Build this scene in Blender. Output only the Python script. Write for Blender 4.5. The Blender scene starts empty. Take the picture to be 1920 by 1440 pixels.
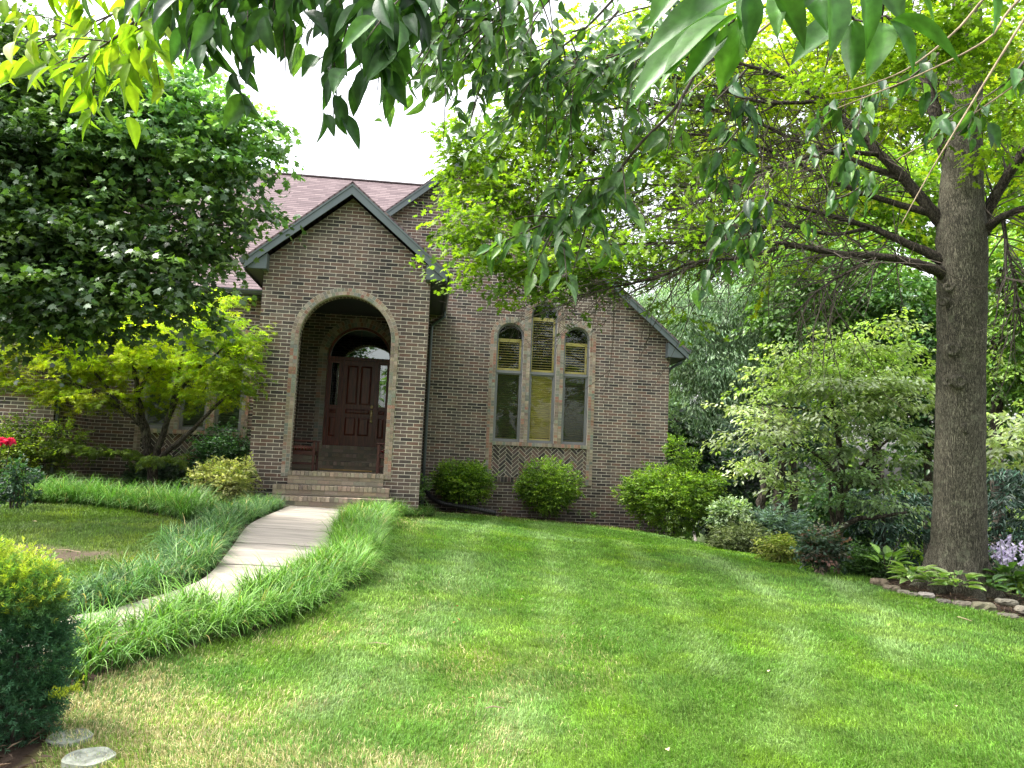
import bpy, math, random
import numpy as np
from mathutils import Vector, Matrix
from mathutils.geometry import tessellate_polygon

random.seed(7)
rng = np.random.default_rng(11)
sc = bpy.context.scene
C = sc.collection
PI = math.pi

# ------------------------------------------------------------------ camera
FPX = 1442.0
CAM = np.array([1.784, -16.068, 0.909])
yaw, pit, rol = 0.1089, 0.1046, 0.0431
fw = np.array([math.sin(yaw)*math.cos(pit), math.cos(yaw)*math.cos(pit), math.sin(pit)])
r0 = np.array([math.cos(yaw), -math.sin(yaw), 0.0])
u0 = np.cross(r0, fw)
rt = r0*math.cos(rol) + u0*math.sin(rol)
up = -r0*math.sin(rol) + u0*math.cos(rol)
cd = bpy.data.cameras.new('camera')
cam = bpy.data.objects.new('camera', cd)
C.objects.link(cam)
M = Matrix(((rt[0], up[0], -fw[0], CAM[0]), (rt[1], up[1], -fw[1], CAM[1]), (rt[2], up[2], -fw[2], CAM[2]), (0, 0, 0, 1)))
cam.matrix_world = M
cd.sensor_width = 36.0
cd.lens = FPX/1920*36.0
cd.clip_start = 0.05
cd.clip_end = 2000
sc.camera = cam


def ray(x, y):
    return fw + rt*(x-960)/FPX - up*(y-720)/FPX


def at(x, y, d):
    """world point seen in direction (x, y) at depth d"""
    return CAM + ray(x, y)*d


# ------------------------------------------------------------------ terrain
GP = np.array([
    (0, -.7, -.10), (-.05, -2.5, -.12), (-.05, -4.5, -.16), (.2, -7.1, -.26), (.3, -8.6, -.38), (-.5, -10, -.54), (-3, -11.2, -.62),
    (2.3, 2.5, -.30), (2.2, 0, -.28), (1.3, -5.9, -.34), (1.1, -8.6, -.5), (.6, -9.7, -.6), (-.2, -11, -.68), (0.1, -12.2, -.74),
    (2.3, -12, -.74), (5.2, -12, -.78), (1.8, -16, -.84), (-4, -15, -.8), (8, -16, -.9), (4.5, 2.6, -.40), (7.1, 2.5, -.54), (8.1, 1.4, -.68), (8.5, -1.5, -.68),
    (8.7, -5, -.64), (9.2, -7, -.7), (6, -5, -.52), (5, -1, -.42), (3.5, -7, -.55), (12, -10, -.95),
    (-1.7, -3.9, -.12), (-5, -2, -.08), (-5.5, .3, -.05), (-3, 1.8, -.05), (-1.1, -9, -.42), (-4, -7, -.3), (-8, -4, -.12), (-12, -8, -.3),
    (10.6, -5, -.62), (11.5, -3, -1.1), (10.5, 0, -1.1), (12, 1, -1.6), (14, -6, -1.6), (16, 4, -2.4), (20, 10, -3), (10.5, 4.5, -1.4), (9.3, 6, -1.1), (25, -5, -3), (30, 20, -3.6),
    (12, 14, -2.6), (-10, 10, -.1), (0, 14, -.6), (-20, 0, -.1), (-20, -20, -.7), (20, -20, -1.6)], float)


def _rbf():
    n = len(GP)
    D = np.sqrt(((GP[:, None, :2]-GP[None, :, :2])**2).sum(-1))
    A = np.zeros((n+3, n+3))
    A[:n, :n] = D - 0.25*np.eye(n)
    A[:n, n] = 1
    A[:n, n+1:] = GP[:, :2]
    A[n:, :n] = A[:n, n:].T
    b = np.zeros(n+3)
    b[:n] = GP[:, 2]
    return np.linalg.solve(A, b)


RB = _rbf()


def gz(x, y):
    x = np.asarray(x, float)
    y = np.asarray(y, float)
    sh = x.shape
    x = x.ravel()
    y = y.ravel()
    z = RB[len(GP)] + RB[len(GP)+1]*x + RB[len(GP)+2]*y
    for i in range(len(GP)):
        z = z + RB[i]*np.sqrt((x-GP[i, 0])**2 + (y-GP[i, 1])**2 + 0.09)
    r = np.sqrt((x-3)**2 + (y+3)**2)
    t = np.clip((r-24)/20, 0, 1)
    z = z*(1-t) + (-3.0)*t
    return z.reshape(sh)


def G(x, y):
    return float(gz(np.array([x]), np.array([y]))[0])


def pg(px, py, dz=0.0):
    """the ground point seen in direction (px, py)"""
    r = ray(px, py)
    d = 2.0
    for k in range(2000):
        p = CAM + r*d
        if p[2] <= G(p[0], p[1]) + dz:
            break
        d += 0.03
    return CAM + r*d


def vnoise(x, y, s=1.0, seed=0):
    x = np.asarray(x)*s + seed*17.3
    y = np.asarray(y)*s + seed*9.1
    xi = np.floor(x).astype(np.int64)
    yi = np.floor(y).astype(np.int64)
    fx = x-xi
    fy = y-yi
    fx = fx*fx*(3-2*fx)
    fy = fy*fy*(3-2*fy)

    def h(a, b):
        n = (a*374761393 + b*668265263 + seed*974634) & 0x7fffffff
        n = ((n ^ (n >> 13))*1274126177) & 0x7fffffff
        return ((n ^ (n >> 16)) & 0xffff)/65535.0
    return (h(xi, yi)*(1-fx) + h(xi+1, yi)*fx)*(1-fy) + (h(xi, yi+1)*(1-fx) + h(xi+1, yi+1)*fx)*fy


def fbm(x, y, s=1.0, seed=0):
    return (vnoise(x, y, s, seed)*.5 + vnoise(x, y, s*2.1, seed+1)*.3 + vnoise(x, y, s*4.3, seed+2)*.2)


def inpoly(x, y, poly):
    inside = np.zeros(np.shape(x), bool)
    n = len(poly)
    for i in range(n):
        x1, y1 = poly[i][:2]
        x2, y2 = poly[(i+1) % n][:2]
        if y1 == y2:
            continue
        c = ((y1 > y) != (y2 > y)) & (x < (x2-x1)*(y-y1)/(y2-y1) + x1)
        inside ^= c
    return inside


# ------------------------------------------------------------------ object helpers
def base_of(parent):
    v = np.zeros(3)
    while parent is not None:
        v = v + np.array(parent.location)
        parent = parent.parent
    return v


def tag(o, label=None, cat=None, group=None, kind=None):
    if label:
        o['label'] = label
    if cat:
        o['category'] = cat
    if group:
        o['group'] = group
    if kind:
        o['kind'] = kind
    return o


def thing(name, loc, label, cat, group=None):
    o = bpy.data.objects.new(name, None)
    C.objects.link(o)
    o.location = tuple(float(v) for v in loc)
    o.empty_display_size = .2
    return tag(o, label, cat, group)


def mesh_arrays(name, V, loops, starts, mat, parent=None, col=None, uv=None, smooth=False):
    V = np.asarray(V, np.float32).reshape(-1, 3) - base_of(parent).astype(np.float32)
    me = bpy.data.meshes.new(name)
    me.vertices.add(len(V))
    me.vertices.foreach_set('co', V.ravel())
    me.loops.add(len(loops))
    me.loops.foreach_set('vertex_index', np.asarray(loops, np.int32))
    me.polygons.add(len(starts))
    me.polygons.foreach_set('loop_start', np.asarray(starts, np.int32))
    me.polygons.foreach_set('use_smooth', np.full(len(starts), bool(smooth)))
    me.update(calc_edges=True)
    if col is not None:
        c = np.ones((len(V), 4), np.float32)
        c[:, :3] = col
        a = me.color_attributes.new('col', 'FLOAT_COLOR', 'POINT')
        a.data.foreach_set('color', c.ravel())
    if uv is not None:
        u = me.uv_layers.new(name='uv')
        u.data.foreach_set('uv', np.asarray(uv, np.float32).ravel())
    me.materials.append(mat)
    o = bpy.data.objects.new(name, me)
    C.objects.link(o)
    if parent is not None:
        o.parent = parent
    return o


class MB:
    """collects polygons and builds them as ONE mesh object"""

    def __init__(s):
        s.v = []
        s.f = []
        s.c = []
        s.uv = []

    def poly(s, pts, col=(.5, .5, .5), uv=None):
        b = len(s.v)
        s.v.extend([tuple(p) for p in pts])
        s.c.extend([col]*len(pts))
        s.f.append(tuple(range(b, b+len(pts))))
        s.uv.append(uv if uv is not None else [(0, 0)]*len(pts))

    def verts_faces(s, V, F, col=(.5, .5, .5)):
        b = len(s.v)
        s.v.extend([tuple(p) for p in V])
        s.c.extend([col]*len(V) if not isinstance(col, list) else col)
        for f in F:
            s.f.append(tuple(i+b for i in f))
            s.uv.append([(0, 0)]*len(f))

    def box(s, c, d, col=(.5, .5, .5), rot=None):
        hx, hy, hz = d[0]/2, d[1]/2, d[2]/2
        P = [Vector((x, y, z)) for x in (-hx, hx) for y in (-hy, hy) for z in (-hz, hz)]
        if rot is not None:
            P = [rot @ p for p in P]
        P = [p+Vector(c) for p in P]
        s.verts_faces(P, [(0, 1, 3, 2), (4, 6, 7, 5), (0, 4, 5, 1), (2, 3, 7, 6), (0, 2, 6, 4), (1, 5, 7, 3)], col)

    def box2(s, a, b, col=(.5, .5, .5)):
        s.box([(a[i]+b[i])/2 for i in range(3)], [abs(b[i]-a[i]) for i in range(3)], col)

    def prism(s, poly, y0, y1, col=(.5, .5, .5), axis='Y'):
        """2-D polygon (a, z) swept along y (axis Y) or x (axis X)"""
        n = len(poly)
        if axis == 'Y':
            A = [(p[0], y0, p[1]) for p in poly]
            B = [(p[0], y1, p[1]) for p in poly]
        else:
            A = [(y0, p[0], p[1]) for p in poly]
            B = [(y1, p[0], p[1]) for p in poly]
        F = [tuple(range(n)), tuple(range(2*n-1, n-1, -1))]
        for i in range(n):
            j = (i+1) % n
            F.append((i, n+i, n+j, j))
        s.verts_faces(A+B, F, col)

    def tube(s, pts, rad, n=6, col=(.5, .5, .5), cap=True, wob=0.0):
        pts = [Vector(p) for p in pts]
        if not hasattr(rad, '__len__'):
            rad = [rad]*len(pts)
        t = (pts[1]-pts[0]).normalized()
        a = t.orthogonal().normalized()
        rings = []
        for i, p in enumerate(pts):
            if i == 0:
                t = pts[1]-pts[0]
            elif i == len(pts)-1:
                t = pts[-1]-pts[-2]
            else:
                t = pts[i+1]-pts[i-1]
            t.normalize()
            a = (a - t*a.dot(t))
            if a.length < 1e-6:
                a = t.orthogonal()
            a.normalize()
            b = t.cross(a)
            rr = rad[i]
            rings.append([p + (a*math.cos(2*PI*k/n) + b*math.sin(2*PI*k/n))*rr*(1+wob*(random.random()-.5)) for k in range(n)])
        V = [v for r in rings for v in r]
        F = []
        for i in range(len(pts)-1):
            for k in range(n):
                k2 = (k+1) % n
                F.append((i*n+k, i*n+k2, (i+1)*n+k2, (i+1)*n+k))
        if cap:
            F.append(tuple(range(n-1, -1, -1)))
            F.append(tuple((len(pts)-1)*n+k for k in range(n)))
        s.verts_faces(V, F, col)

    def build(s, name, mat, parent=None, smooth=False, bevel=0.0):
        loops = [i for f in s.f for i in f]
        starts = np.cumsum([0]+[len(f) for f in s.f[:-1]]) if s.f else []
        uv = [p for u in s.uv for p in u]
        o = mesh_arrays(name, s.v, loops, starts, mat, parent, np.array(s.c, np.float32), uv, smooth)
        if bevel:
            m = o.modifiers.new('bevel', 'BEVEL')
            m.width = bevel
            m.segments = 2
            m.limit_method = 'ANGLE'
            m.angle_limit = math.radians(40)
        return o


def jit(c, a=.15):
    k = 1 + (random.random()-.5)*2*a
    return tuple(min(1, max(0, v*k*(1+(random.random()-.5)*a*.5))) for v in c)


# ------------------------------------------------------------------ leaf scattering
def T(verts, faces):
    return (np.array(verts, float), faces)


LEAF_DIAMOND = T([(0, 0, 0), (.27, .45, .07), (0, 1, -.04), (-.27, .45, .07)], [(0, 1, 2, 3)])
LEAF_OVAL = T([(0, 0, 0), (.23, .3, .07), (.2, .65, .05), (0, 1, -.1), (-.2, .65, .05), (-.23, .3, .07), (0, .3, 0), (0, .65, -.01)],
              [(0, 1, 6), (0, 6, 5), (6, 1, 2, 7), (5, 6, 7, 4), (7, 2, 3), (4, 7, 3)])
LEAF_NARROW = T([(0, 0, 0), (.11, .4, .03), (0, 1, -.12), (-.11, .4, .03)], [(0, 1, 2, 3)])
_mp = [(0, 0), (.18, .02), (.5, .12), (.36, .32), (.56, .62), (.26, .58), (.17, .66), (0, 1.0), (-.17, .66), (-.26, .58), (-.56, .62), (-.36, .32), (-.5, .12), (-.18, .02)]
LEAF_MAPLE = T([(x, y, -.25*(abs(x)**1.5) - .08*y*y) for x, y in _mp], [tuple(range(len(_mp)))])
_ok = [(0, 0), (.05, .2), (.3, .22), (.1, .4), (.42, .58), (.1, .66), (.2, .9), (0, 1), (-.2, .9), (-.1, .66), (-.42, .58), (-.1, .4), (-.3, .22), (-.05, .2)]
LEAF_OAK = T([(x, y, -.2*abs(x) - .06*y*y) for x, y in _ok], [tuple(range(len(_ok)))])


def _jm():
    V = []
    F = []
    for a, l in ((-1.25, .6), (-.65, .85), (0, 1.0), (.65, .85), (1.25, .6)):
        d = np.array([math.sin(a), math.cos(a)])
        s = np.array([d[1], -d[0]])
        b = len(V)
        for q in (d*0, d*l*.5 + s*.07, d*l, d*l*.5 - s*.07):
            V.append((q[0], q[1], -.22*(q[0]**2+q[1]**2)))
        F.append((b, b+1, b+2, b+3))
    return T(V, F)


LEAF_JMAPLE = _jm()


def _big():
    V = []
    F = []
    n = 9
    for i in range(n+1):
        t = i/n
        w = .235*(math.sin(PI*min(1, t**.8))**.9)*(1-.25*t) if 0 < t < 1 else 0
        bend = -.22*t*t
        for k in (-2, -1, 0, 1, 2):
            ser = 1+(.05 if (abs(k) == 2 and i % 2) else 0)
            V.append((w*k/2*ser, t, bend+abs(k)*w*.28))
    for i in range(n):
        for k in range(4):
            a = i*5+k
            F.append((a, a+1, a+6, a+5))
    return T(V, F)


LEAF_BIG = _big()


def basis(d, nrm):
    d = d/np.maximum(np.linalg.norm(d, axis=1, keepdims=True), 1e-9)
    s = np.cross(d, nrm)
    s = s/np.maximum(np.linalg.norm(s, axis=1, keepdims=True), 1e-9)
    n = np.cross(s, d)
    return np.stack([s, d, n], axis=1)      # rows: side, dir, normal


def scatter(tmpl, P, D, N, S, col, tipcol=None):
    """many copies of a leaf template as raw arrays"""
    tv, tf = tmpl
    B = basis(D, N)
    n = len(P)
    k = len(tv)
    V = np.einsum('kj,nji->nki', tv, B)*S[:, None, None] + P[:, None, :]
    lp = np.array([i for f in tf for i in f])
    st = np.cumsum([0]+[len(f) for f in tf[:-1]])
    L = (lp[None, :] + (np.arange(n)*k)[:, None]).ravel()
    ST = (st[None, :] + (np.arange(n)*len(lp))[:, None]).ravel()
    c = np.repeat(col[:, None, :], k, axis=1)
    if k == 50:
        rib = np.where(np.arange(k) % 5 == 2, 1.35, 1.0)[None, :, None]
        c = c*rib*(.85+.3*rng.random((n, k, 1)))
    if tipcol is not None:
        c = c*(1+(tipcol-1)*tv[None, :, 1:2])
    return V.reshape(-1, 3), L, ST, c.reshape(-1, 3)


def join(parts):
    V = []
    L = []
    S = []
    c = []
    nv = nl = 0
    for a in parts:
        V.append(a[0])
        L.append(a[1]+nv)
        S.append(a[2]+nl)
        c.append(a[3])
        nv += len(a[0])
        nl += len(a[1])
    return np.concatenate(V), np.concatenate(L), np.concatenate(S), np.concatenate(c)


def rdir(n):
    v = rng.normal(size=(n, 3))
    return v/np.linalg.norm(v, axis=1, keepdims=True)


def pick(pal, n):
    pal = np.array(pal, float)
    i = rng.integers(0, len(pal), n)
    t = rng.random((n, 1))
    return (pal[i]*(1-t) + pal[rng.integers(0, len(pal), n)]*t)*(0.8+.4*rng.random((n, 1)))


def crown(clumps, n, tmpl, size, pal, spray=.5, flat=.35, droop=.3, per=26, hang=0.0, shell=.55, darkin=.55, up_n=1.0, toplight=0.0):
    """leaves gathered in sprays that spread through a set of ellipsoid clumps (x, y, z, rx, ry, rz)"""
    cl = np.array(clumps, float)
    vol = (cl[:, 3]*cl[:, 4]*cl[:, 5])**(2/3)
    ns = max(1, int(n/per))
    ci = rng.choice(len(cl), ns, p=vol/vol.sum())
    u = rdir(ns)
    rad = shell + (1-shell)*rng.random(ns)**.7
    inner = rng.random(ns) < .25
    rad = np.where(inner, rng.random(ns)*.8, rad)
    rad = rad*(.72+.56*vnoise(u[:, 0]*2+ci*7.7, u[:, 1]*2+u[:, 2]*3, 1.5, 5))
    base = cl[ci, :3] + u*cl[ci, 3:6]*rad[:, None]
    sd = u.copy()
    sd[:, 2] = sd[:, 2]*flat - droop*.4
    sd += rdir(ns)*.35
    sd /= np.linalg.norm(sd, axis=1, keepdims=True)
    # leaves
    si = np.repeat(np.arange(ns), per)
    m = len(si)
    t = rng.random(m)
    L = spray*(.6+.8*rng.random(ns))
    side = np.cross(sd, [0, 0, 1.0])
    side /= np.maximum(np.linalg.norm(side, axis=1, keepdims=True), 1e-6)
    lat = rng.normal(size=m)*.28*(1-.6*t)
    P = base[si] + sd[si]*(t*L[si])[:, None] + side[si]*(lat*L[si])[:, None]
    P[:, 2] += rng.normal(size=m)*.07*L[si] - droop*.35*(t**2)*L[si]
    D = sd[si]*.7 + side[si]*np.sign(lat)[:, None]*.8 + rdir(m)*.5
    D[:, 2] -= hang + .15
    N = rdir(m)*.75
    N[:, 2] += up_n
    S = size*(.65+.7*rng.random(m))
    sc_ = pick(pal, ns)
    col = sc_[si]*(.8+.4*rng.random((m, 1)))
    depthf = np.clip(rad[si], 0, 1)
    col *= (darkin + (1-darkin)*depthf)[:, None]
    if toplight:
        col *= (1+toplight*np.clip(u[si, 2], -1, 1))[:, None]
    return scatter(tmpl, P, D, N, S, col)


def clump(px, py, d, rx, ry=None, rd=None):
    """ellipsoid clump from where it stands: direction (px, py), depth d, radii given as seen (px)"""
    c = at(px, py, d)
    k = d/FPX
    ry = ry or rx
    rd = rd or (rx+ry)/2
    return (c[0], c[1], c[2], rx*k, rd*k, ry*k)
# ------------------------------------------------------------------ materials
def nmat(name):
    m = bpy.data.materials.new(name)
    m.use_nodes = True
    nt = m.node_tree
    nt.nodes.clear()
    out = nt.nodes.new('ShaderNodeOutputMaterial')
    return m, nt, out


def N_(nt, typ, **kw):
    n = nt.nodes.new('ShaderNode'+typ)
    for k, v in kw.items():
        if k.startswith('i_'):
            key = k[2:]
            key = int(key) if key.isdigit() else key.replace('_', ' ')
            n.inputs[key].default_value = v
        else:
            setattr(n, k, v)
    return n


def ramp(nt, stops, interp='LINEAR'):
    r = nt.nodes.new('ShaderNodeValToRGB')
    r.color_ramp.interpolation = interp
    e = r.color_ramp.elements
    while len(e) < len(stops):
        e.new(.5)
    for i, (p, c) in enumerate(stops):
        e[i].position = p
        e[i].color = (c[0], c[1], c[2], 1)
    return r


def leaf_mat(name, transl=.35, rough=.42, spec=.45, tcol=(1.5, 1.7, .5), mottle=0):
    m, nt, out = nmat(name)
    L = nt.links.new
    a = N_(nt, 'Attribute', attribute_name='col')
    geo = N_(nt, 'NewGeometry')
    hsv = N_(nt, 'HueSaturation')
    mr = N_(nt, 'MapRange', i_3=.75, i_4=1.25)
    L(geo.outputs['Random Per Island'], mr.inputs[0])
    L(mr.outputs[0], hsv.inputs['Value'])
    L(a.outputs['Color'], hsv.inputs['Color'])
    p = N_(nt, 'BsdfPrincipled')
    p.inputs['Roughness'].default_value = rough
    p.inputs['Specular IOR Level'].default_value = spec
    if mottle:
        no = N_(nt, 'TexNoise', i_Scale=mottle, i_Detail=4.0)
        L(geo.outputs['Position'], no.inputs['Vector'])
        mm = N_(nt, 'MapRange', i_1=.3, i_2=.7, i_3=.7, i_4=1.3)
        L(no.outputs[0], mm.inputs[0])
        m3 = N_(nt, 'Mix', data_type='RGBA', blend_type='MULTIPLY')
        m3.inputs[0].default_value = 1
        L(a.outputs['Color'], m3.inputs[6])
        L(mm.outputs[0], m3.inputs[7])
        L(m3.outputs[2], hsv.inputs['Color'])
        bp = N_(nt, 'Bump', i_Strength=.25, i_Distance=.004)
        L(no.outputs[0], bp.inputs['Height'])
        L(bp.outputs[0], p.inputs['Normal'])
    L(hsv.outputs[0], p.inputs['Base Color'])
    tr = N_(nt, 'BsdfTranslucent')
    mul = N_(nt, 'Mix', data_type='RGBA', blend_type='MULTIPLY')
    mul.inputs[0].default_value = 1
    L(hsv.outputs[0], mul.inputs[6])
    mul.inputs[7].default_value = (*tcol, 1)
    L(mul.outputs[2], tr.inputs['Color'])
    mx = N_(nt, 'MixShader')
    mx.inputs[0].default_value = transl
    L(p.outputs[0], mx.inputs[1])
    L(tr.outputs[0], mx.inputs[2])
    L(mx.outputs[0], out.inputs[0])
    return m


def attr_mat(name, rough=.8, noise=0.25, nscale=30, bump=.2, bscale=60, spec=.3):
    m, nt, out = nmat(name)
    L = nt.links.new
    a = N_(nt, 'Attribute', attribute_name='col')
    tc = N_(nt, 'NewGeometry')
    no = N_(nt, 'TexNoise', i_Scale=nscale, i_Detail=5.0)
    L(tc.outputs['Position'], no.inputs['Vector'])
    mr = N_(nt, 'MapRange', i_3=1-noise, i_4=1+noise)
    L(no.outputs[0], mr.inputs[0])
    mul = N_(nt, 'Mix', data_type='RGBA', blend_type='MULTIPLY')
    mul.inputs[0].default_value = 1
    L(a.outputs['Color'], mul.inputs[6])
    L(mr.outputs[0], mul.inputs[7])
    p = N_(nt, 'BsdfPrincipled')
    p.inputs['Roughness'].default_value = rough
    p.inputs['Specular IOR Level'].default_value = spec
    L(mul.outputs[2], p.inputs['Base Color'])
    n2 = N_(nt, 'TexNoise', i_Scale=bscale, i_Detail=6.0)
    L(tc.outputs['Position'], n2.inputs['Vector'])
    b = N_(nt, 'Bump', i_Strength=bump, i_Distance=.02)
    L(n2.outputs[0], b.inputs['Height'])
    L(b.outputs[0], p.inputs['Normal'])
    L(p.outputs[0], out.inputs[0])
    return m


def plain(name, col, rough=.5, noise=.12, nscale=8, bump=.05, metal=0.0, spec=.4, stretch=(1, 1, 1), bscale=None):
    m, nt, out = nmat(name)
    L = nt.links.new
    tc = N_(nt, 'NewGeometry')
    mp = N_(nt, 'Mapping')
    mp.inputs['Scale'].default_value = stretch
    L(tc.outputs['Position'], mp.inputs['Vector'])
    no = N_(nt, 'TexNoise', i_Scale=nscale, i_Detail=6.0)
    L(mp.outputs[0], no.inputs['Vector'])
    lo = tuple(c*(1-noise*1.6) for c in col)
    hi = tuple(min(1, c*(1+noise*1.6)) for c in col)
    r = ramp(nt, [(.3, lo), (.7, hi)])
    L(no.outputs[0], r.inputs[0])
    p = N_(nt, 'BsdfPrincipled')
    L(r.outputs[0], p.inputs['Base Color'])
    p.inputs['Roughness'].default_value = rough
    p.inputs['Metallic'].default_value = metal
    p.inputs['Specular IOR Level'].default_value = spec
    if bump:
        n2 = N_(nt, 'TexNoise', i_Scale=bscale or nscale*4, i_Detail=5.0)
        L(mp.outputs[0], n2.inputs['Vector'])
        b = N_(nt, 'Bump', i_Strength=bump, i_Distance=.02)
        L(n2.outputs[0], b.inputs['Height'])
        L(b.outputs[0], p.inputs['Normal'])
    L(p.outputs[0], out.inputs[0])
    return m


BRICK_PAL = [(0.0, (.052, .045, .044)), (.1, (.075, .061, .058)), (.24, (.118, .089, .08)), (.42, (.15, .104, .09)), (.58, (.122, .106, .095)), (.72, (.175, .117, .096)), (.88, (.172, .099, .08)), (1.0, (.205, .16, .135))]


def brick_mat(name, dark=1.0):
    m, nt, out = nmat(name)
    L = nt.links.new
    uv = N_(nt, 'UVMap')
    uv.uv_map = 'uv'
    # slight wobble so that courses are not perfectly straight
    geo = N_(nt, 'NewGeometry')
    wn = N_(nt, 'TexNoise', i_Scale=14.0, i_Detail=3.0)
    L(geo.outputs['Position'], wn.inputs['Vector'])
    wsub = N_(nt, 'VectorMath', operation='SUBTRACT')
    L(wn.outputs['Color'], wsub.inputs[0])
    wsub.inputs[1].default_value = (.5, .5, .5)
    wsc = N_(nt, 'VectorMath', operation='SCALE')
    wsc.inputs['Scale'].default_value = .006
    L(wsub.outputs[0], wsc.inputs[0])
    add = N_(nt, 'VectorMath', operation='ADD')
    L(uv.outputs[0], add.inputs[0])
    L(wsc.outputs[0], add.inputs[1])
    br = N_(nt, 'TexBrick', offset=.5, offset_frequency=2)
    br.inputs['Color1'].default_value = (0, 0, 0, 1)
    br.inputs['Color2'].default_value = (1, 1, 1, 1)
    br.inputs['Mortar'].default_value = (.5, .5, .5, 1)
    br.inputs['Scale'].default_value = 1
    br.inputs['Mortar Size'].default_value = .0058
    br.inputs['Mortar Smooth'].default_value = .25
    br.inputs['Bias'].default_value = 0
    br.inputs['Brick Width'].default_value = .254
    br.inputs['Row Height'].default_value = .0762
    L(add.outputs[0], br.inputs['Vector'])
    rp = ramp(nt, [(p, tuple(v*dark for v in c)) for p, c in BRICK_PAL])
    # large drifts of tone over the wall
    n1 = N_(nt, 'TexNoise', i_Scale=.9, i_Detail=3.0)
    L(geo.outputs['Position'], n1.inputs['Vector'])
    ma = N_(nt, 'MapRange', i_1=.3, i_2=.7, i_3=-.16, i_4=.16)
    L(n1.outputs[0], ma.inputs[0])
    ad = N_(nt, 'Math', operation='ADD')
    L(br.outputs['Color'], ad.inputs[0])
    L(ma.outputs[0], ad.inputs[1])
    L(ad.outputs[0], rp.inputs[0])
    # face texture of each brick (wire-cut streaks and speckle)
    n2 = N_(nt, 'TexNoise', i_Scale=55.0, i_Detail=6.0, i_Roughness=.7)
    L(geo.outputs['Position'], n2.inputs['Vector'])
    m2 = N_(nt, 'MapRange', i_1=.25, i_2=.75, i_3=.6, i_4=1.4)
    L(n2.outputs[0], m2.inputs[0])
    mu = N_(nt, 'Mix', data_type='RGBA', blend_type='MULTIPLY')
    mu.inputs[0].default_value = 1
    L(rp.outputs[0], mu.inputs[6])
    L(m2.outputs[0], mu.inputs[7])
    # mortar
    n3 = N_(nt, 'TexNoise', i_Scale=5.0, i_Detail=4.0)
    L(geo.outputs['Position'], n3.inputs['Vector'])
    rm = ramp(nt, [(.3, tuple(v*dark for v in (.60, .54, .46))), (.7, tuple(v*dark for v in (.74, .67, .57)))])
    L(n3.outputs[0], rm.inputs[0])
    mx = N_(nt, 'Mix', data_type='RGBA')
    L(br.outputs['Fac'], mx.inputs[0])
    L(mu.outputs[2], mx.inputs[6])
    L(rm.outputs[0], mx.inputs[7])
    mps = N_(nt, 'Mapping')
    mps.inputs['Scale'].default_value = (2.2, 2.2, .35)
    L(geo.outputs['Position'], mps.inputs['Vector'])
    ns = N_(nt, 'TexNoise', i_Scale=1.0, i_Detail=5.0)
    L(mps.outputs[0], ns.inputs['Vector'])
    ms = N_(nt, 'MapRange', i_1=.35, i_2=.65, i_3=.78, i_4=1.1)
    L(ns.outputs[0], ms.inputs[0])
    sz = N_(nt, 'SeparateXYZ')
    L(geo.outputs['Position'], sz.inputs[0])
    za = N_(nt, 'Math', operation='MULTIPLY_ADD')
    L(ns.outputs[0], za.inputs[0])
    za.inputs[1].default_value = -.9
    L(sz.outputs[2], za.inputs[2])
    zf = N_(nt, 'MapRange', i_1=-.9, i_2=.35, i_3=.58, i_4=1.0)
    L(za.outputs[0], zf.inputs[0])
    mzz = N_(nt, 'Math', operation='MULTIPLY')
    L(ms.outputs[0], mzz.inputs[0])
    L(zf.outputs[0], mzz.inputs[1])
    mxx = N_(nt, 'Mix', data_type='RGBA', blend_type='MULTIPLY')
    mxx.inputs[0].default_value = 1
    L(mx.outputs[2], mxx.inputs[6])
    L(mzz.outputs[0], mxx.inputs[7])
    p = N_(nt, 'BsdfPrincipled')
    p.inputs['Roughness'].default_value = .82
    p.inputs['Specular IOR Level'].default_value = .25
    L(mxx.outputs[2], p.inputs['Base Color'])
    inv = N_(nt, 'Math', operation='MULTIPLY_ADD')
    L(br.outputs['Fac'], inv.inputs[0])
    inv.inputs[1].default_value = -1.0
    L(n2.outputs[0], inv.inputs[2])
    b = N_(nt, 'Bump', i_Strength=.5, i_Distance=.012)
    L(inv.outputs[0], b.inputs['Height'])
    L(b.outputs[0], p.inputs['Normal'])
    L(p.outputs[0], out.inputs[0])
    return m


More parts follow.
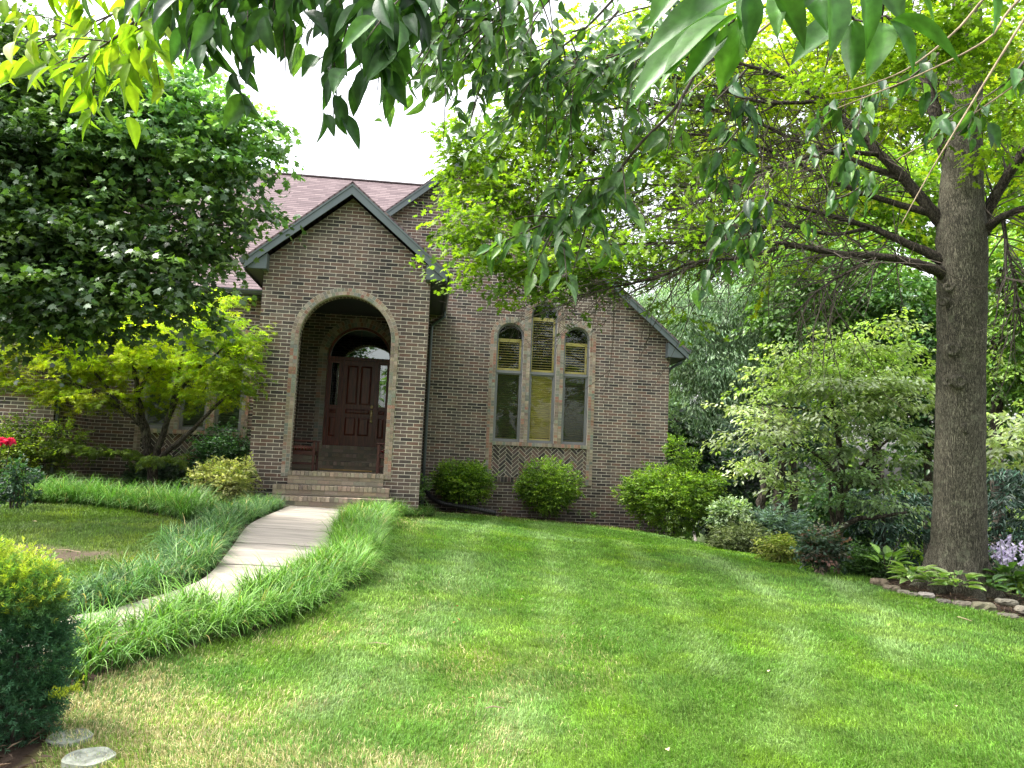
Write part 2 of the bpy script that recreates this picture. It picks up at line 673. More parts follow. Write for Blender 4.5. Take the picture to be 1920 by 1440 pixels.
def shingle_mat(name):
    m, nt, out = nmat(name)
    L = nt.links.new
    uv = N_(nt, 'UVMap')
    uv.uv_map = 'uv'
    br = N_(nt, 'TexBrick', offset=.37, offset_frequency=2)
    br.inputs['Color1'].default_value = (0, 0, 0, 1)
    br.inputs['Color2'].default_value = (1, 1, 1, 1)
    br.inputs['Mortar'].default_value = (0, 0, 0, 1)
    br.inputs['Scale'].default_value = 1
    br.inputs['Mortar Size'].default_value = .006
    br.inputs['Mortar Smooth'].default_value = .6
    br.inputs['Brick Width'].default_value = .31
    br.inputs['Row Height'].default_value = .14
    L(uv.outputs[0], br.inputs['Vector'])
    rp = ramp(nt, [(0, (.105, .074, .080)), (.4, (.135, .096, .102)), (.7, (.155, .112, .118)), (1, (.185, .138, .142))])
    L(br.outputs['Color'], rp.inputs[0])
    geo = N_(nt, 'NewGeometry')
    n2 = N_(nt, 'TexNoise', i_Scale=90.0, i_Detail=4.0)
    L(geo.outputs['Position'], n2.inputs['Vector'])
    m2 = N_(nt, 'MapRange', i_1=.25, i_2=.75, i_3=.7, i_4=1.3)
    L(n2.outputs[0], m2.inputs[0])
    mu = N_(nt, 'Mix', data_type='RGBA', blend_type='MULTIPLY')
    mu.inputs[0].default_value = 1
    L(rp.outputs[0], mu.inputs[6])
    L(m2.outputs[0], mu.inputs[7])
    # shade line at the lower edge of each course
    sx = N_(nt, 'SeparateXYZ')
    L(uv.outputs[0], sx.inputs[0])
    dv = N_(nt, 'Math', operation='DIVIDE')
    dv.inputs[1].default_value = .14
    L(sx.outputs[1], dv.inputs[0])
    fr = N_(nt, 'Math', operation='FRACT')
    L(dv.outputs[0], fr.inputs[0])
    er = ramp(nt, [(0, (.30, .28, .28)), (.22, (.45, .43, .43)), (.34, (1, 1, 1)), (1, (.95, .95, .95))])
    L(fr.outputs[0], er.inputs[0])
    mu2 = N_(nt, 'Mix', data_type='RGBA', blend_type='MULTIPLY')
    mu2.inputs[0].default_value = 1
    L(mu.outputs[2], mu2.inputs[6])
    L(er.outputs[0], mu2.inputs[7])
    p = N_(nt, 'BsdfPrincipled')
    p.inputs['Roughness'].default_value = .85
    p.inputs['Specular IOR Level'].default_value = .3
    L(mu2.outputs[2], p.inputs['Base Color'])
    b = N_(nt, 'Bump', i_Strength=.5, i_Distance=.012)
    L(fr.outputs[0], b.inputs['Height'])
    L(b.outputs[0], p.inputs['Normal'])
    L(p.outputs[0], out.inputs[0])
    return m


def glass_mat(name, refl=.16, tint=(.75, .85, .82)):
    m, nt, out = nmat(name)
    L = nt.links.new
    g = N_(nt, 'BsdfGlossy')
    g.inputs['Roughness'].default_value = .015
    g.inputs['Color'].default_value = (.9, .95, .95, 1)
    geo = N_(nt, 'NewGeometry')
    no = N_(nt, 'TexNoise', i_Scale=2.2, i_Detail=1.0)
    L(geo.outputs['Position'], no.inputs['Vector'])
    b = N_(nt, 'Bump', i_Strength=.06, i_Distance=.02)
    L(no.outputs[0], b.inputs['Height'])
    L(b.outputs[0], g.inputs['Normal'])
    t = N_(nt, 'BsdfTransparent')
    t.inputs['Color'].default_value = (*tint, 1)
    lw = N_(nt, 'Fresnel', i_IOR=1.5)
    ad = N_(nt, 'Math', operation='ADD')
    ad.inputs[1].default_value = refl
    L(lw.outputs[0], ad.inputs[0])
    mx = N_(nt, 'MixShader')
    L(ad.outputs[0], mx.inputs[0])
    L(t.outputs[0], mx.inputs[1])
    L(g.outputs[0], mx.inputs[2])
    L(mx.outputs[0], out.inputs[0])
    return m


def bark_mat(name, c1, c2, scale=9.0, zs=.18, bump=.9):
    m, nt, out = nmat(name)
    L = nt.links.new
    geo = N_(nt, 'NewGeometry')
    mp = N_(nt, 'Mapping')
    mp.inputs['Scale'].default_value = (1, 1, zs)
    L(geo.outputs['Position'], mp.inputs['Vector'])
    no = N_(nt, 'TexNoise', i_Scale=scale*2.2, i_Detail=7.0, i_Roughness=.65)
    L(mp.outputs[0], no.inputs['Vector'])
    vo = N_(nt, 'TexVoronoi', i_Scale=scale*2.4)
    vo.feature = 'DISTANCE_TO_EDGE'
    nd = N_(nt, 'VectorMath', operation='MULTIPLY_ADD')
    L(no.outputs['Color'], nd.inputs[0])
    nd.inputs[1].default_value = (.09, .09, .09)
    L(mp.outputs[0], nd.inputs[2])
    L(nd.outputs[0], vo.inputs['Vector'])
    big = N_(nt, 'TexNoise', i_Scale=1.3, i_Detail=3.0)
    L(geo.outputs['Position'], big.inputs['Vector'])
    mv = N_(nt, 'MapRange', i_1=0.0, i_2=.16)
    L(vo.outputs[0], mv.inputs[0])
    mm = N_(nt, 'Math', operation='MULTIPLY')
    L(mv.outputs[0], mm.inputs[0])
    L(no.outputs[0], mm.inputs[1])
    r = ramp(nt, [(.06, tuple(v*.3 for v in c1)), (.26, c1), (.58, c2)])
    L(mm.outputs[0], r.inputs[0])
    mb = N_(nt, 'MapRange', i_1=.3, i_2=.7, i_3=.72, i_4=1.3)
    L(big.outputs[0], mb.inputs[0])
    mu = N_(nt, 'Mix', data_type='RGBA', blend_type='MULTIPLY')
    mu.inputs[0].default_value = 1
    L(r.outputs[0], mu.inputs[6])
    L(mb.outputs[0], mu.inputs[7])
    li = N_(nt, 'TexNoise', i_Scale=5.5, i_Detail=6.0, i_Roughness=.7)
    L(geo.outputs['Position'], li.inputs['Vector'])
    lr = ramp(nt, [(.56, (0, 0, 0)), (.68, (.55, .55, .55))])
    L(li.outputs[0], lr.inputs[0])
    lm_ = N_(nt, 'Mix', data_type='RGBA')
    L(lr.outputs[0], lm_.inputs[0])
    L(mu.outputs[2], lm_.inputs[6])
    lm_.inputs[7].default_value = (c2[0]*1.15, c2[1]*1.3, c2[2]*1.2, 1)
    p = N_(nt, 'BsdfPrincipled')
    p.inputs['Roughness'].default_value = .9
    p.inputs['Specular IOR Level'].default_value = .2
    L(lm_.outputs[2], p.inputs['Base Color'])
    b = N_(nt, 'Bump', i_Strength=bump, i_Distance=.02)
    L(mm.outputs[0], b.inputs['Height'])
    L(b.outputs[0], p.inputs['Normal'])
    L(p.outputs[0], out.inputs[0])
    return m


def ground_mat(name):
    m, nt, out = nmat(name)
    L = nt.links.new
    a = N_(nt, 'Attribute', attribute_name='col')
    geo = N_(nt, 'NewGeometry')
    n1 = N_(nt, 'TexNoise', i_Scale=22.0, i_Detail=8.0, i_Roughness=.75)
    L(geo.outputs['Position'], n1.inputs['Vector'])
    mr = N_(nt, 'MapRange', i_1=.25, i_2=.75, i_3=.45, i_4=1.55)
    L(n1.outputs[0], mr.inputs[0])
    mu = N_(nt, 'Mix', data_type='RGBA', blend_type='MULTIPLY')
    mu.inputs[0].default_value = 1
    L(a.outputs['Color'], mu.inputs[6])
    L(mr.outputs[0], mu.inputs[7])
    p = N_(nt, 'BsdfPrincipled')
    p.inputs['Roughness'].default_value = .95
    p.inputs['Specular IOR Level'].default_value = .1
    L(mu.outputs[2], p.inputs['Base Color'])
    b = N_(nt, 'Bump', i_Strength=.8, i_Distance=.03)
    L(n1.outputs[0], b.inputs['Height'])
    L(b.outputs[0], p.inputs['Normal'])
    L(p.outputs[0], out.inputs[0])
    return m


def stripe_mat(name):
    m, nt, out = nmat(name)
    L = nt.links.new
    geo = N_(nt, 'NewGeometry')
    w = N_(nt, 'TexWave', wave_type='BANDS', bands_direction='DIAGONAL', i_Scale=9.0, i_Distortion=1.5)
    L(geo.outputs['Position'], w.inputs['Vector'])
    r = ramp(nt, [(0, (.25, .02, .02)), (.4, (.22, .03, .025)), (.5, (.55, .45, .33)), (.72, (.6, .5, .38)), (.8, (.12, .05, .04))], 'CONSTANT')
    L(w.outputs[0], r.inputs[0])
    p = N_(nt, 'BsdfPrincipled')
    p.inputs['Roughness'].default_value = .9
    L(r.outputs[0], p.inputs['Base Color'])
    L(p.outputs[0], out.inputs[0])
    return m


M_LEAF = leaf_mat('leaf', .32)
M_LEAFGLOSS = leaf_mat('glossy_leaf', .3, .45, .4)
M_LEAFTHIN = leaf_mat('thin_leaf', .5, .5, .3)
M_BIGLEAF = leaf_mat('broad_leaf', .32, .42, .35, (1.5, 1.7, .5), 55.0)
M_LEAFSHEEN = leaf_mat('sheen_leaf', .3, .4, .7)
M_GRASS = leaf_mat('grass_blade', .3, .5, .35, (1.3, 1.4, .6))
M_NEEDLE = leaf_mat('needle', .15, .5, .4, (1.2, 1.3, .6))
M_BRICK = brick_mat('brick_wall')
M_BRICKBOX = attr_mat('brick_unit', .85, .35, 45, .06, 70, .2)
M_SHINGLE = shingle_mat('shingle')
M_TRIM = plain('grey_trim_paint', (.105, .128, .135), .45, .06, 3, .03)
M_SOFFIT = plain('soffit_paint', (.055, .062, .066), .6, .06, 3, .02)
M_GUTTER = plain('gutter_metal', (.075, .088, .09), .4, .06, 3, .02, 0.2)
M_GLASS = glass_mat('window_glass', .02, (.85, .9, .88))
M_DOORGLASS = glass_mat('door_glass', .22, (.5, .6, .6))
M_FRAME = plain('window_frame', (.19, .19, .20), .45, .05, 5, .02)
M_SHUTTER = plain('shutter_wood', (.62, .46, .15), .5, .12, 6, .04, stretch=(1, 1, 6))
M_SHUTTERDK = plain('shaded_shutter', (.10, .115, .085), .55, .1, 6, .03)
M_DARK = plain('dark_interior', (.012, .013, .013), .9, .1, 2, 0)
M_MAHOG = plain('mahogany', (.12, .026, .013), .35, .35, 5, .05, spec=.5, stretch=(6, 6, .6))
M_CHAIRWOOD = plain('chair_wood', (.07, .022, .015), .45, .25, 8, .05, stretch=(1, 1, 3))
M_BRASS = plain('brass', (.85, .66, .34), .3, .05, 5, 0, .35, .8)
M_CONC = plain('path_concrete', (.30, .265, .225), .85, .17, 2.2, .25, bscale=60, stretch=(.6, 3.0, 1))
M_GROUND = ground_mat('soil_and_turf')
M_STONE = attr_mat('edging_stone', .85, .4, 14, .7, 25, .2)
M_PIPE = plain('black_plastic', (.02, .02, .022), .4, .1, 5, .02)
M_OAKBARK = bark_mat('oak_bark', (.07, .064, .048), (.195, .178, .13), 24, .12, 1.0)
M_LIMBBARK = bark_mat('limb_bark', (.03, .025, .02), (.085, .07, .054), 16, .3, .8)
M_DARKBARK = bark_mat('dark_bark', (.04, .033, .026), (.095, .08, .064), 10, .2, .8)
M_TWIG = plain('twig_bark', (.055, .043, .033), .85, .3, 20, .2)
M_PALETWIG = plain('pale_twig_bark', (.25, .19, .12), .8, .25, 20, .15)
M_STRIPE = stripe_mat('striped_cushion')
M_PETAL = leaf_mat('petal', .35, .5, .3, (1.1, 1.0, 1.0))
M_DISC = plain('weathered_concrete_disc', (.26, .275, .225), .9, .3, 14, .4)
M_POLE = plain('yellow_wood_pole', (.42, .27, .1), .6, .1, 10, .05)
M_DRYLEAF = leaf_mat('dry_leaf', .15, .7, .2, (1.2, 1, .6))
# ------------------------------------------------------------------ house
house = thing('brick_house', (0, 0, 0), 'brown brick house with steep gables, arched entry porch and mauve shingle roof', 'house')
TRIMPAL = [(.30, .235, .18), (.22, .225, .195), (.33, .19, .145), (.37, .30, .24), (.25, .20, .165), (.31, .25, .20), (.27, .26, .22)]
BODY = [(.07, .056, .054), (.12, .088, .08), (.15, .103, .09), (.125, .106, .095), (.055, .047, .046), (.175, .112, .09)]
MORT = (.50, .45, .38)
GY = 3.54       # plane of the gable wall
LY = 2.1        # plane of the wall left of the porch
WX = -5.65      # corner of the far left wing
WY = 0.3


def arch_pts(cx, w, zb, zs, n=28):
    P = [(cx-w, zb)]
    for i in range(n+1):
        a = PI - PI*i/n
        P.append((cx+w*math.cos(a), zs+w*math.sin(a)))
    P.append((cx+w, zb))
    return P


def wall(mb, outer, holes=(), c=0.0, axis='Y', reveal=.2, back=None, u0=0.0):
    loops = [[Vector((p[0], p[1], 0)) for p in outer]] + [[Vector((p[0], p[1], 0)) for p in h] for h in holes]
    flat = [p for l in loops for p in l]
    tri = tessellate_polygon(loops)

    def P3(a, z, y):
        return (a, y, z) if axis == 'Y' else (y, a, z)
    for t in tri:
        pts = [flat[i] for i in t]
        mb.poly([P3(p.x, p.y, c) for p in pts], uv=[(p.x+u0, p.y) for p in pts])
        if back is not None:
            mb.poly([P3(p.x, p.y, back) for p in pts], uv=[(p.x+u0+.1, p.y) for p in pts])
    for h in holes:
        s = 0.0
        n = len(h)
        for i in range(n):
            a, b = h[i], h[(i+1) % n]
            d = math.hypot(b[0]-a[0], b[1]-a[1])
            vert = abs(a[0]-b[0]) < 1e-6
            z0, z1 = (a[1], b[1]) if vert else (s, s+d)
            mb.poly([P3(a[0], a[1], c), P3(b[0], b[1], c), P3(b[0], b[1], c+reveal), P3(a[0], a[1], c+reveal)],
                    uv=[(.05, z0), (.05, z1), (.05+reveal, z1), (.05+reveal, z0)])
            s += d


def wedge(mb, cx, zs, r0_, r1_, a0, a1, y0, y1, col):
    mb.prism([(cx+r0_*math.cos(a0), zs+r0_*math.sin(a0)), (cx+r1_*math.cos(a0), zs+r1_*math.sin(a0)),
              (cx+r1_*math.cos(a1), zs+r1_*math.sin(a1)), (cx+r0_*math.cos(a1), zs+r0_*math.sin(a1))], y0, y1, col)


def arch_ring(mb, cx, zs, r_in, r_out, Y, proud=.02, deep=.1, rings=2, keep=None):
    w = (r_out-r_in)/rings
    for k in range(rings):
        ra, rb = r_in+k*w, r_in+(k+1)*w
        n = max(8, int(round(PI*(ra+rb)/2/.076)))
        for i in range(n):
            a0, a1 = PI*i/n, PI*(i+1)/n
            xm = cx+(ra+rb)/2*math.cos((a0+a1)/2)
            if keep and not (keep[0] <= xm <= keep[1]):
                continue
            g = .004/ra
            wedge(mb, cx, zs, ra+.004, rb-.004, a0+g, a1-g, Y-proud+(.006 if k else 0)+random.uniform(-.002, .002), Y+deep, jit(random.choice(TRIMPAL), .2))
            wedge(mb, cx, zs, ra, rb, a0, a1, Y-proud+.010, Y+deep-.003, jit(MORT, .1))


def jamb(mb, x0, x1, z0, z1, Y, proud=.02, deep=.1, cols=2, rh=.0762):
    w = (x1-x0)/cols
    n = max(1, int(round((z1-z0)/rh)))
    h = (z1-z0)/n
    for k in range(cols):
        run = None
        for i in range(n):
            if run is None or random.random() < .55:
                run = random.choice(TRIMPAL)
            mb.box2((x0+k*w+.004, Y-proud+random.uniform(-.002, .002), z0+i*h+.004), (x0+(k+1)*w-.004, Y+deep, z0+(i+1)*h-.004), jit(run, .2))
    mb.box2((x0+.001, Y-proud+.010, z0), (x1-.001, Y+deep-.003, z1), MORT)


# --- walls
mb = MB()
PX = 1.717
PCX, PR, PZS = 0.025, .945, 3.33
hole = arch_pts(PCX, PR+.01, .5, PZS)
wall(mb, [(-PX, -.9), (PX, -.9), (PX, 4.92), (0, 6.36), (-PX, 4.92)], [hole], 0.0, 'Y', .35, .35)
wall(mb, [(.0, -.9), (3.56, -.9), (3.56, 4.9), (.0, 4.9)], (), PX, 'X', back=PX-.3)
wall(mb, [(.0, -.9), (3.56, -.9), (3.56, 4.9), (.0, 4.9)], (), -PX, 'X', back=-PX+.3)
mb.build('porch_wall', M_BRICK, house)

# gable wall with the three arched windows
WIN = [(3.488, 4.188, 4.571, 4.18), (4.373, 5.062, 5.19, 4.79), (5.255, 5.937, 4.569, 4.17)]
ZB, ZTR = 1.494, 3.30
mb = MB()
AX, AZ, RS = 2.64, 9.05, .845
holes = []
for x0, x1, zt, _ in WIN:
    w = (x1-x0)/2
    holes.append(arch_pts((x0+x1)/2, w+.008, ZB, zt-w))
wall(mb, [(PX-.02, -1.2), (8.09, -1.2), (8.09, AZ-RS*(8.09-AX)-.1), (AX, AZ-.1), (PX-.02, AZ-.1-RS*(AX-PX))], holes, GY, 'Y', .16)
wall(mb, [(GY, -2.5), (12, -2.5), (12, 4.3), (GY, 4.3)], (), 8.09, 'X')
# upper part of the gable above the porch roof
wall(mb, [(-1.2, 4.6), (PX-.02, 4.6), (PX-.02, AZ-.1-RS*(AX-PX)), (-1.2, AZ-.1-RS*(AX+1.2))], (), GY, 'Y')
mb.build('gable_wall', M_BRICK, house)

# wall behind the porch with the door opening
DCX, DR, DZS = .03, .80, 3.43
mb = MB()
wall(mb, [(-PX+.3, .4), (PX-.3, .4), (PX-.3, 4.62), (-PX+.3, 4.62)], [arch_pts(DCX, DR+.008, 1.2, DZS)], GY, 'Y', .18)
mb.build('door_wall', M_BRICK, house)

# wall left of the porch, side wall and far left wing
LWIN = [(-4.57, -3.97, 3.70), (-3.795, -3.195, 4.28), (-3.02, -2.42, 3.70)]
LZB, LZTR = 1.38, 2.95
mb = MB()
holes = [arch_pts((a+b)/2, (b-a)/2+.008, LZB, zt-(b-a)/2) for a, b, zt in LWIN]
wall(mb, [(WX, -.6), (-PX+.02, -.6), (-PX+.02, 4.5), (WX, 4.5)], holes, LY, 'Y', .16)
wall(mb, [(WY, -.6), (LY+.02, -.6), (LY+.02, 4.6), (WY, 4.6)], (), WX, 'X', u0=.07)
mb.build('side_wall', M_BRICK, house)
mb = MB()
wall(mb, [(-12.4, -.6), (WX, -.6), (WX, 4.55), (-9.02, 7.35), (-12.4, 4.55)], (), WY, 'Y')
mb.build('wing_wall', M_BRICK, house)

# --- brick trim
mb = MB()
arch_ring(mb, PCX, PZS, PR, PR+.155, 0, .02, .12)
jamb(mb, PCX-PR-.155, PCX-PR, .48, PZS, 0, .02, .12)
jamb(mb, PCX+PR, PCX+PR+.155, .50, PZS, 0, .02, .12)
mb.build('arch_trim', M_BRICKBOX, house)
mb = MB()
arch_ring(mb, DCX, DZS, DR, DR+.22, GY, .02, .1)
jamb(mb, DCX-DR-.22, DCX-DR, 1.0, DZS, GY)
jamb(mb, DCX+DR, DCX+DR+.22, 1.0, DZS, GY)
mb.build('door_arch_trim', M_BRICKBOX, house)


def window_trim(wins, zb, band, Y, zlow, name):
    mb = MB()
    (a0, a1, at_), (b0, b1, bt), (c0, c1, ct) = [(w[0], w[1], w[2]) for w in wins]
    for (x0, x1, zt), keep in (((a0, a1, at_), (-99, b0-.165)), ((b0, b1, bt), None), ((c0, c1, ct), (b1+.165, 99))):
        w = (x1-x0)/2
        arch_ring(mb, (x0+x1)/2, zt-w, w, w+band, Y, .024 if keep is None else .02, .1, 2, keep)
    jamb(mb, a0-band, a0, zlow, at_-(a1-a0)/2, Y)
    jamb(mb, c1, c1+band, zlow, ct-(c1-c0)/2, Y)
    jamb(mb, a1, b0, zb, bt-(b1-b0)/2, Y, .024)
    jamb(mb, b1, c0, zb, bt-(b1-b0)/2, Y, .024)
    # sill course of headers
    n = int(round((c1-a0)/.085))
    for i in range(n):
        x = a0+(c1-a0)*i/n
        mb.box2((x+.004, Y-.045, zb-.095), (x+(c1-a0)/n-.004, Y+.15, zb-.004), jit(random.choice(TRIMPAL), .2))
    mb.box2((a0, Y-.036, zb-.10), (c1, Y+.14, zb-.010), MORT)
    # lower band
    for i in range(n):
        x = a0+(c1-a0)*i/n
        mb.box2((x+.004, Y-.02, zlow+.004), (x+(c1-a0)/n-.004, Y+.1, zlow+.135), jit(random.choice(BODY), .2))
    mb.box2((a0, Y-.012, zlow), (c1, Y+.09, zlow+.14), MORT)
    mb.build(name, M_BRICKBOX, house)
    # herringbone panel
    hb = MB()
    x0, x1, z0, z1 = a0+.002, c1-.002, zlow+.142, zb-.102
    U = .079
    k = 3
    cells = []
    for s in range(-40, 60):
        for m in range(-12, 12):
            cells.append((s+2*k*m, s, k, 1))
            cells.append((s-1+2*k*m, s, 1, k))
    ca, sa = math.cos(PI/4), math.sin(PI/4)
    for (i, j, wi, hi) in cells:
        g = .085
        q = [(i+g, j+g), (i+wi-g, j+g), (i+wi-g, j+hi-g), (i+g, j+hi-g)]
        q = [((a*ca-b*sa)*U+(x0+x1)/2, (a*sa+b*ca)*U+z0) for a, b in q]
        for (ax_, lim, sg) in ((0, x0, 1), (0, x1, -1), (1, z0, 1), (1, z1, -1)):
            r = []
            for t in range(len(q)):
                p1, p2 = q[t], q[(t+1) % len(q)]
                d1, d2 = sg*(p1[ax_]-lim), sg*(p2[ax_]-lim)
                if d1 >= 0:
                    r.append(p1)
                if d1*d2 < 0:
                    f = d1/(d1-d2)
                    r.append((p1[0]+(p2[0]-p1[0])*f, p1[1]+(p2[1]-p1[1])*f))
            q = r
            if len(q) < 3:
                break
        if len(q) >= 3:
            hb.prism(q, Y-.012+random.uniform(-.002, .002), Y+.05, jit(random.choice(BODY), .2))
    hb.box2((x0, Y-.004, z0), (x1, Y+.04, z1), (.68, .62, .53))
    hb.build('herringbone_panel', M_BRICKBOX, house)


window_trim(WIN, ZB, .165, GY, .46, 'window_trim')
window_trim(LWIN, LZB, .15, LY, .40, 'window_trim')


# --- windows
def ring(mb, A, B, y0, y1, col=(.5, .5, .5)):
    n = len(A)
    for i in range(n):
        j = (i+1) % n
        for (p, q, r, s) in (((A[i], y0), (A[j], y0), (B[j], y0), (B[i], y0)), ((B[i], y0), (B[j], y0), (B[j], y1), (B[i], y1)),
                             ((A[i], y0), (A[i], y1), (A[j], y1), (A[j], y0))):
            mb.poly([(u[0][0], u[1], u[0][1]) for u in (p, q, r, s)], col)


def rect(x0, x1, z0, z1):
    return [(x0, z0), (x0, z1), (x1, z1), (x1, z0)]


def window(x0, x1, zb, zt, ztr, Y, zsh, lower, parent):
    w = (x1-x0)/2
    cx = (x0+x1)/2
    mb = MB()
    f = .042
    ring(mb, arch_pts(cx, w+.002, zb, zt-w), arch_pts(cx, w-f, zb+f, zt-w), Y+.055, Y+.14)
    mb.box2((x0+.01, Y+.045, ztr-.035), (x1-.01, Y+.13, ztr+.035))
    ring(mb, rect(x0+f, x1-f, zb+f, ztr-.036), rect(x0+f+.028, x1-f-.028, zb+f+.03, ztr-.066), Y+.07, Y+.13)
    fr = mb.build('arched_window', M_FRAME, parent)
    mb = MB()
    mb.poly([(p[0], Y+.095, p[1]) for p in arch_pts(cx, w-f, ztr+.03, zt-w)])
    mb.build('pane', M_GLASS, fr)
    mb = MB()
    mb.poly([(p[0], Y+.10, p[1]) for p in rect(x0+f, x1-f, zb+f, ztr-.03)])
    mb.build('pane', M_GLASS, fr)
    # shutters: rails, stiles and louvres
    mb = MB()
    ys = Y+.17
    for (z0, z1, op) in ((ztr+.03, zsh, True), (zb+f, ztr-.03, False)):
        mb.box2((x0+.03, ys, z0), (x0+.075, ys+.03, z1))
        mb.box2((x1-.085, ys, z0), (x1-.03, ys+.03, z1))
        mb.box2((x0+.07, ys, z0), (x1-.08, ys+.03, z0+.075))
        mb.box2((x0+.07, ys, z1-.085), (x1-.08, ys+.03, z1))
        n = int((z1-z0-.16)/(.066 if op else .058))
        for i in range(n):
            z = z0+.09+(z1-z0-.18)*(i+.5)/n
            R = Matrix.Rotation(math.radians(11 if op else -52), 3, 'X')
            mb.box((cx, ys+.017, z), (x1-x0-.15, .042 if op else .06, .008), rot=R)
    mb.build('shutter', M_SHUTTER if lower else M_SHUTTERDK, fr)
    mb = MB()
    mb.poly([(p[0], Y+.42, p[1]) for p in rect(x0-.2, x1+.2, zb-.1, zt+.1)])
    for a, b in (((x0-.04), (x0-.04)), ((x1+.04), (x1+.04))):
        mb.poly([(a, Y+.17, zb-.1), (a, Y+.42, zb-.1), (b, Y+.42, zt+.1), (b, Y+.17, zt+.1)])
    mb.build('dark_room', M_DARK, fr)
    return fr


for i, (x0, x1, zt, zsh) in enumerate(WIN):
    fr = window(x0, x1, ZB, zt, ZTR, GY, zsh, True, house)
    fr['label'] = ('arched window with dark closed lower louvres', 'tallest arched window with yellow louvres below', 'arched window with brown shaded lower pane')[i]
for i, (x0, x1, zt) in enumerate(LWIN):
    window(x0, x1, LZB, zt, LZTR, LY, LZTR+.5, False, house)

# dark sheets added to darken two of the lower panes
M_DARKSHEET, nt, out = nmat('darkening_sheet')
d_ = N_(nt, 'BsdfDiffuse')
d_.inputs[0].default_value = (.018, .028, .024, 1)
t_ = N_(nt, 'BsdfTransparent')
x_ = N_(nt, 'MixShader')
x_.inputs[0].default_value = .35
nt.links.new(d_.outputs[0], x_.inputs[1])
nt.links.new(t_.outputs[0], x_.inputs[2])
nt.links.new(x_.outputs[0], out.inputs[0])
for i in (0, 2):
    x0, x1 = WIN[i][:2]
    mb = MB()
    mb.poly([(p[0], GY+.118, p[1]) for p in rect(x0+.05, x1-.05, ZB+.05, ZTR-.04)])
    mb.build('darkening_sheet', M_DARKSHEET, house)

# --- door set
FY = GY+.12
dfr = MB()
ring(dfr, arch_pts(DCX, DR+.004, 1.2, DZS), arch_pts(DCX, DR-.06, 1.2, DZS), FY-.02, FY+.1)
for x in (-.395, .475):
    dfr.box2((x-.03, FY-.012, 1.2), (x+.03, FY+.1, 3.38))
dfr.box2((DCX-DR+.02, FY-.016, 3.37), (DCX+DR-.02, FY+.1, 3.45))
door_frame = dfr.build('door_frame', M_MAHOG, house)


def panelled(mb, x0, x1, z0, z1, panels, y, th=.045):
    mb.box2((x0, y+.02, z0), (x1, y+th, z1))
    xs = sorted(set([x0, x1]+[p[0] for p in panels]+[p[1] for p in panels]))
    zs = sorted(set([z0, z1]+[p[2] for p in panels]+[p[3] for p in panels]))
    for a, b in zip(xs[:-1], xs[1:]):
        for c, d in zip(zs[:-1], zs[1:]):
            mx, mz = (a+b)/2, (c+d)/2
            if any(p[0] < mx < p[1] and p[2] < mz < p[3] for p in panels):
                continue
            mb.box2((a, y, c), (b, y+.021, d))
    for p in panels:
        g = .022
        o = rect(p[0]+g*.3, p[1]-g*.3, p[2]+g*.3, p[3]-g*.3)
        i_ = rect(p[0]+g*2.2, p[1]-g*2.2, p[2]+g*2.2, p[3]-g*2.2)
        for t in range(4):
            u = (t+1) % 4
            mb.poly([(o[t][0], y+.019, o[t][1]), (o[u][0], y+.019, o[u][1]), (i_[u][0], y+.006, i_[u][1]), (i_[t][0], y+.006, i_[t][1])])
        mb.poly([(q[0], y+.006, q[1]) for q in i_])


mb = MB()
panelled(mb, -.364, .444, 1.205, 3.368, [(-.27, .015, 2.25, 3.245), (.065, .35, 2.25, 3.245), (-.27, .35, 2.01, 2.145), (-.27, .015, 1.46, 1.93), (.065, .35, 1.46, 1.93)], FY+.02)
door = mb.build('front_door', M_MAHOG, house)
mb = MB()
for z, r in ((2.21, .045), (2.05, .04), (1.84, .034)):
    mb.tube([(.395, FY+.02, z), (.395, FY-.02, z), (.395, FY-.035, z)], [r*.8, r, r*.6], 14)
mb.box2((.36, FY+.004, 1.97), (.43, FY+.02, 2.13))
mb.tube([(.395, FY-.02, 2.03), (.395, FY-.055, 1.99), (.395, FY-.05, 1.89), (.395, FY+.0, 1.85)], .013, 8)
mb.build('door_handle', M_BRASS, door, True)
for x0, x1 in ((-.71, -.425), (.505, .77)):
    mb = MB()
    g = .05
    ring(mb, rect(x0-.01, x1+.01, 2.16, 3.37), rect(x0+g, x1-g, 2.22, 3.29), FY+.01, FY+.06)
    panelled(mb, x0-.01, x1+.01, 1.205, 2.158, [(x0+g, x1-g, 2.01, 2.12), (x0+g, x1-g, 1.42, 1.93)], FY+.01)
    sl = mb.build('sidelight', M_MAHOG, house)
    mb = MB()
    mb.poly([(p[0], FY+.04, p[1]) for p in rect(x0+g-.005, x1-g+.005, 2.215, 3.295)])
    mb.build('pane', M_DOORGLASS, sl)
    mb = MB()
    xm = (x0+x1)/2
    for dx in (-.05, .05):
        mb.tube([(xm+dx, FY+.034, 2.23), (xm+dx, FY+.034, 3.28)], .004, 5)
    for z in (2.45, 2.75, 3.05):
        mb.tube([(xm-.05, FY+.034, z), (xm, FY+.034, z+.09), (xm+.05, FY+.034, z), (xm, FY+.034, z-.09), (xm-.05, FY+.034, z)], .004, 5)
    mb.build('leaded_came', M_FRAME, sl)
mb = MB()
mb.poly([(p[0], FY+.035, p[1]) for p in arch_pts(DCX, DR-.055, 3.44, DZS)])
fan = mb.build('fanlight', M_DOORGLASS, house)
mb = MB()
for i in range(1, 6):
    a = PI*i/6
    mb.tube([(DCX+.2*math.cos(a), FY+.03, 3.45+.2*math.sin(a)), (DCX+.73*math.cos(a), FY+.03, 3.45+.73*math.sin(a))], .004, 5)
mb.tube([(DCX+.2*math.cos(PI*i/12), FY+.03, 3.45+.2*math.sin(PI*i/12)) for i in range(13)], .004, 5)
mb.build('leaded_came', M_MAHOG, fan)
mb = MB()
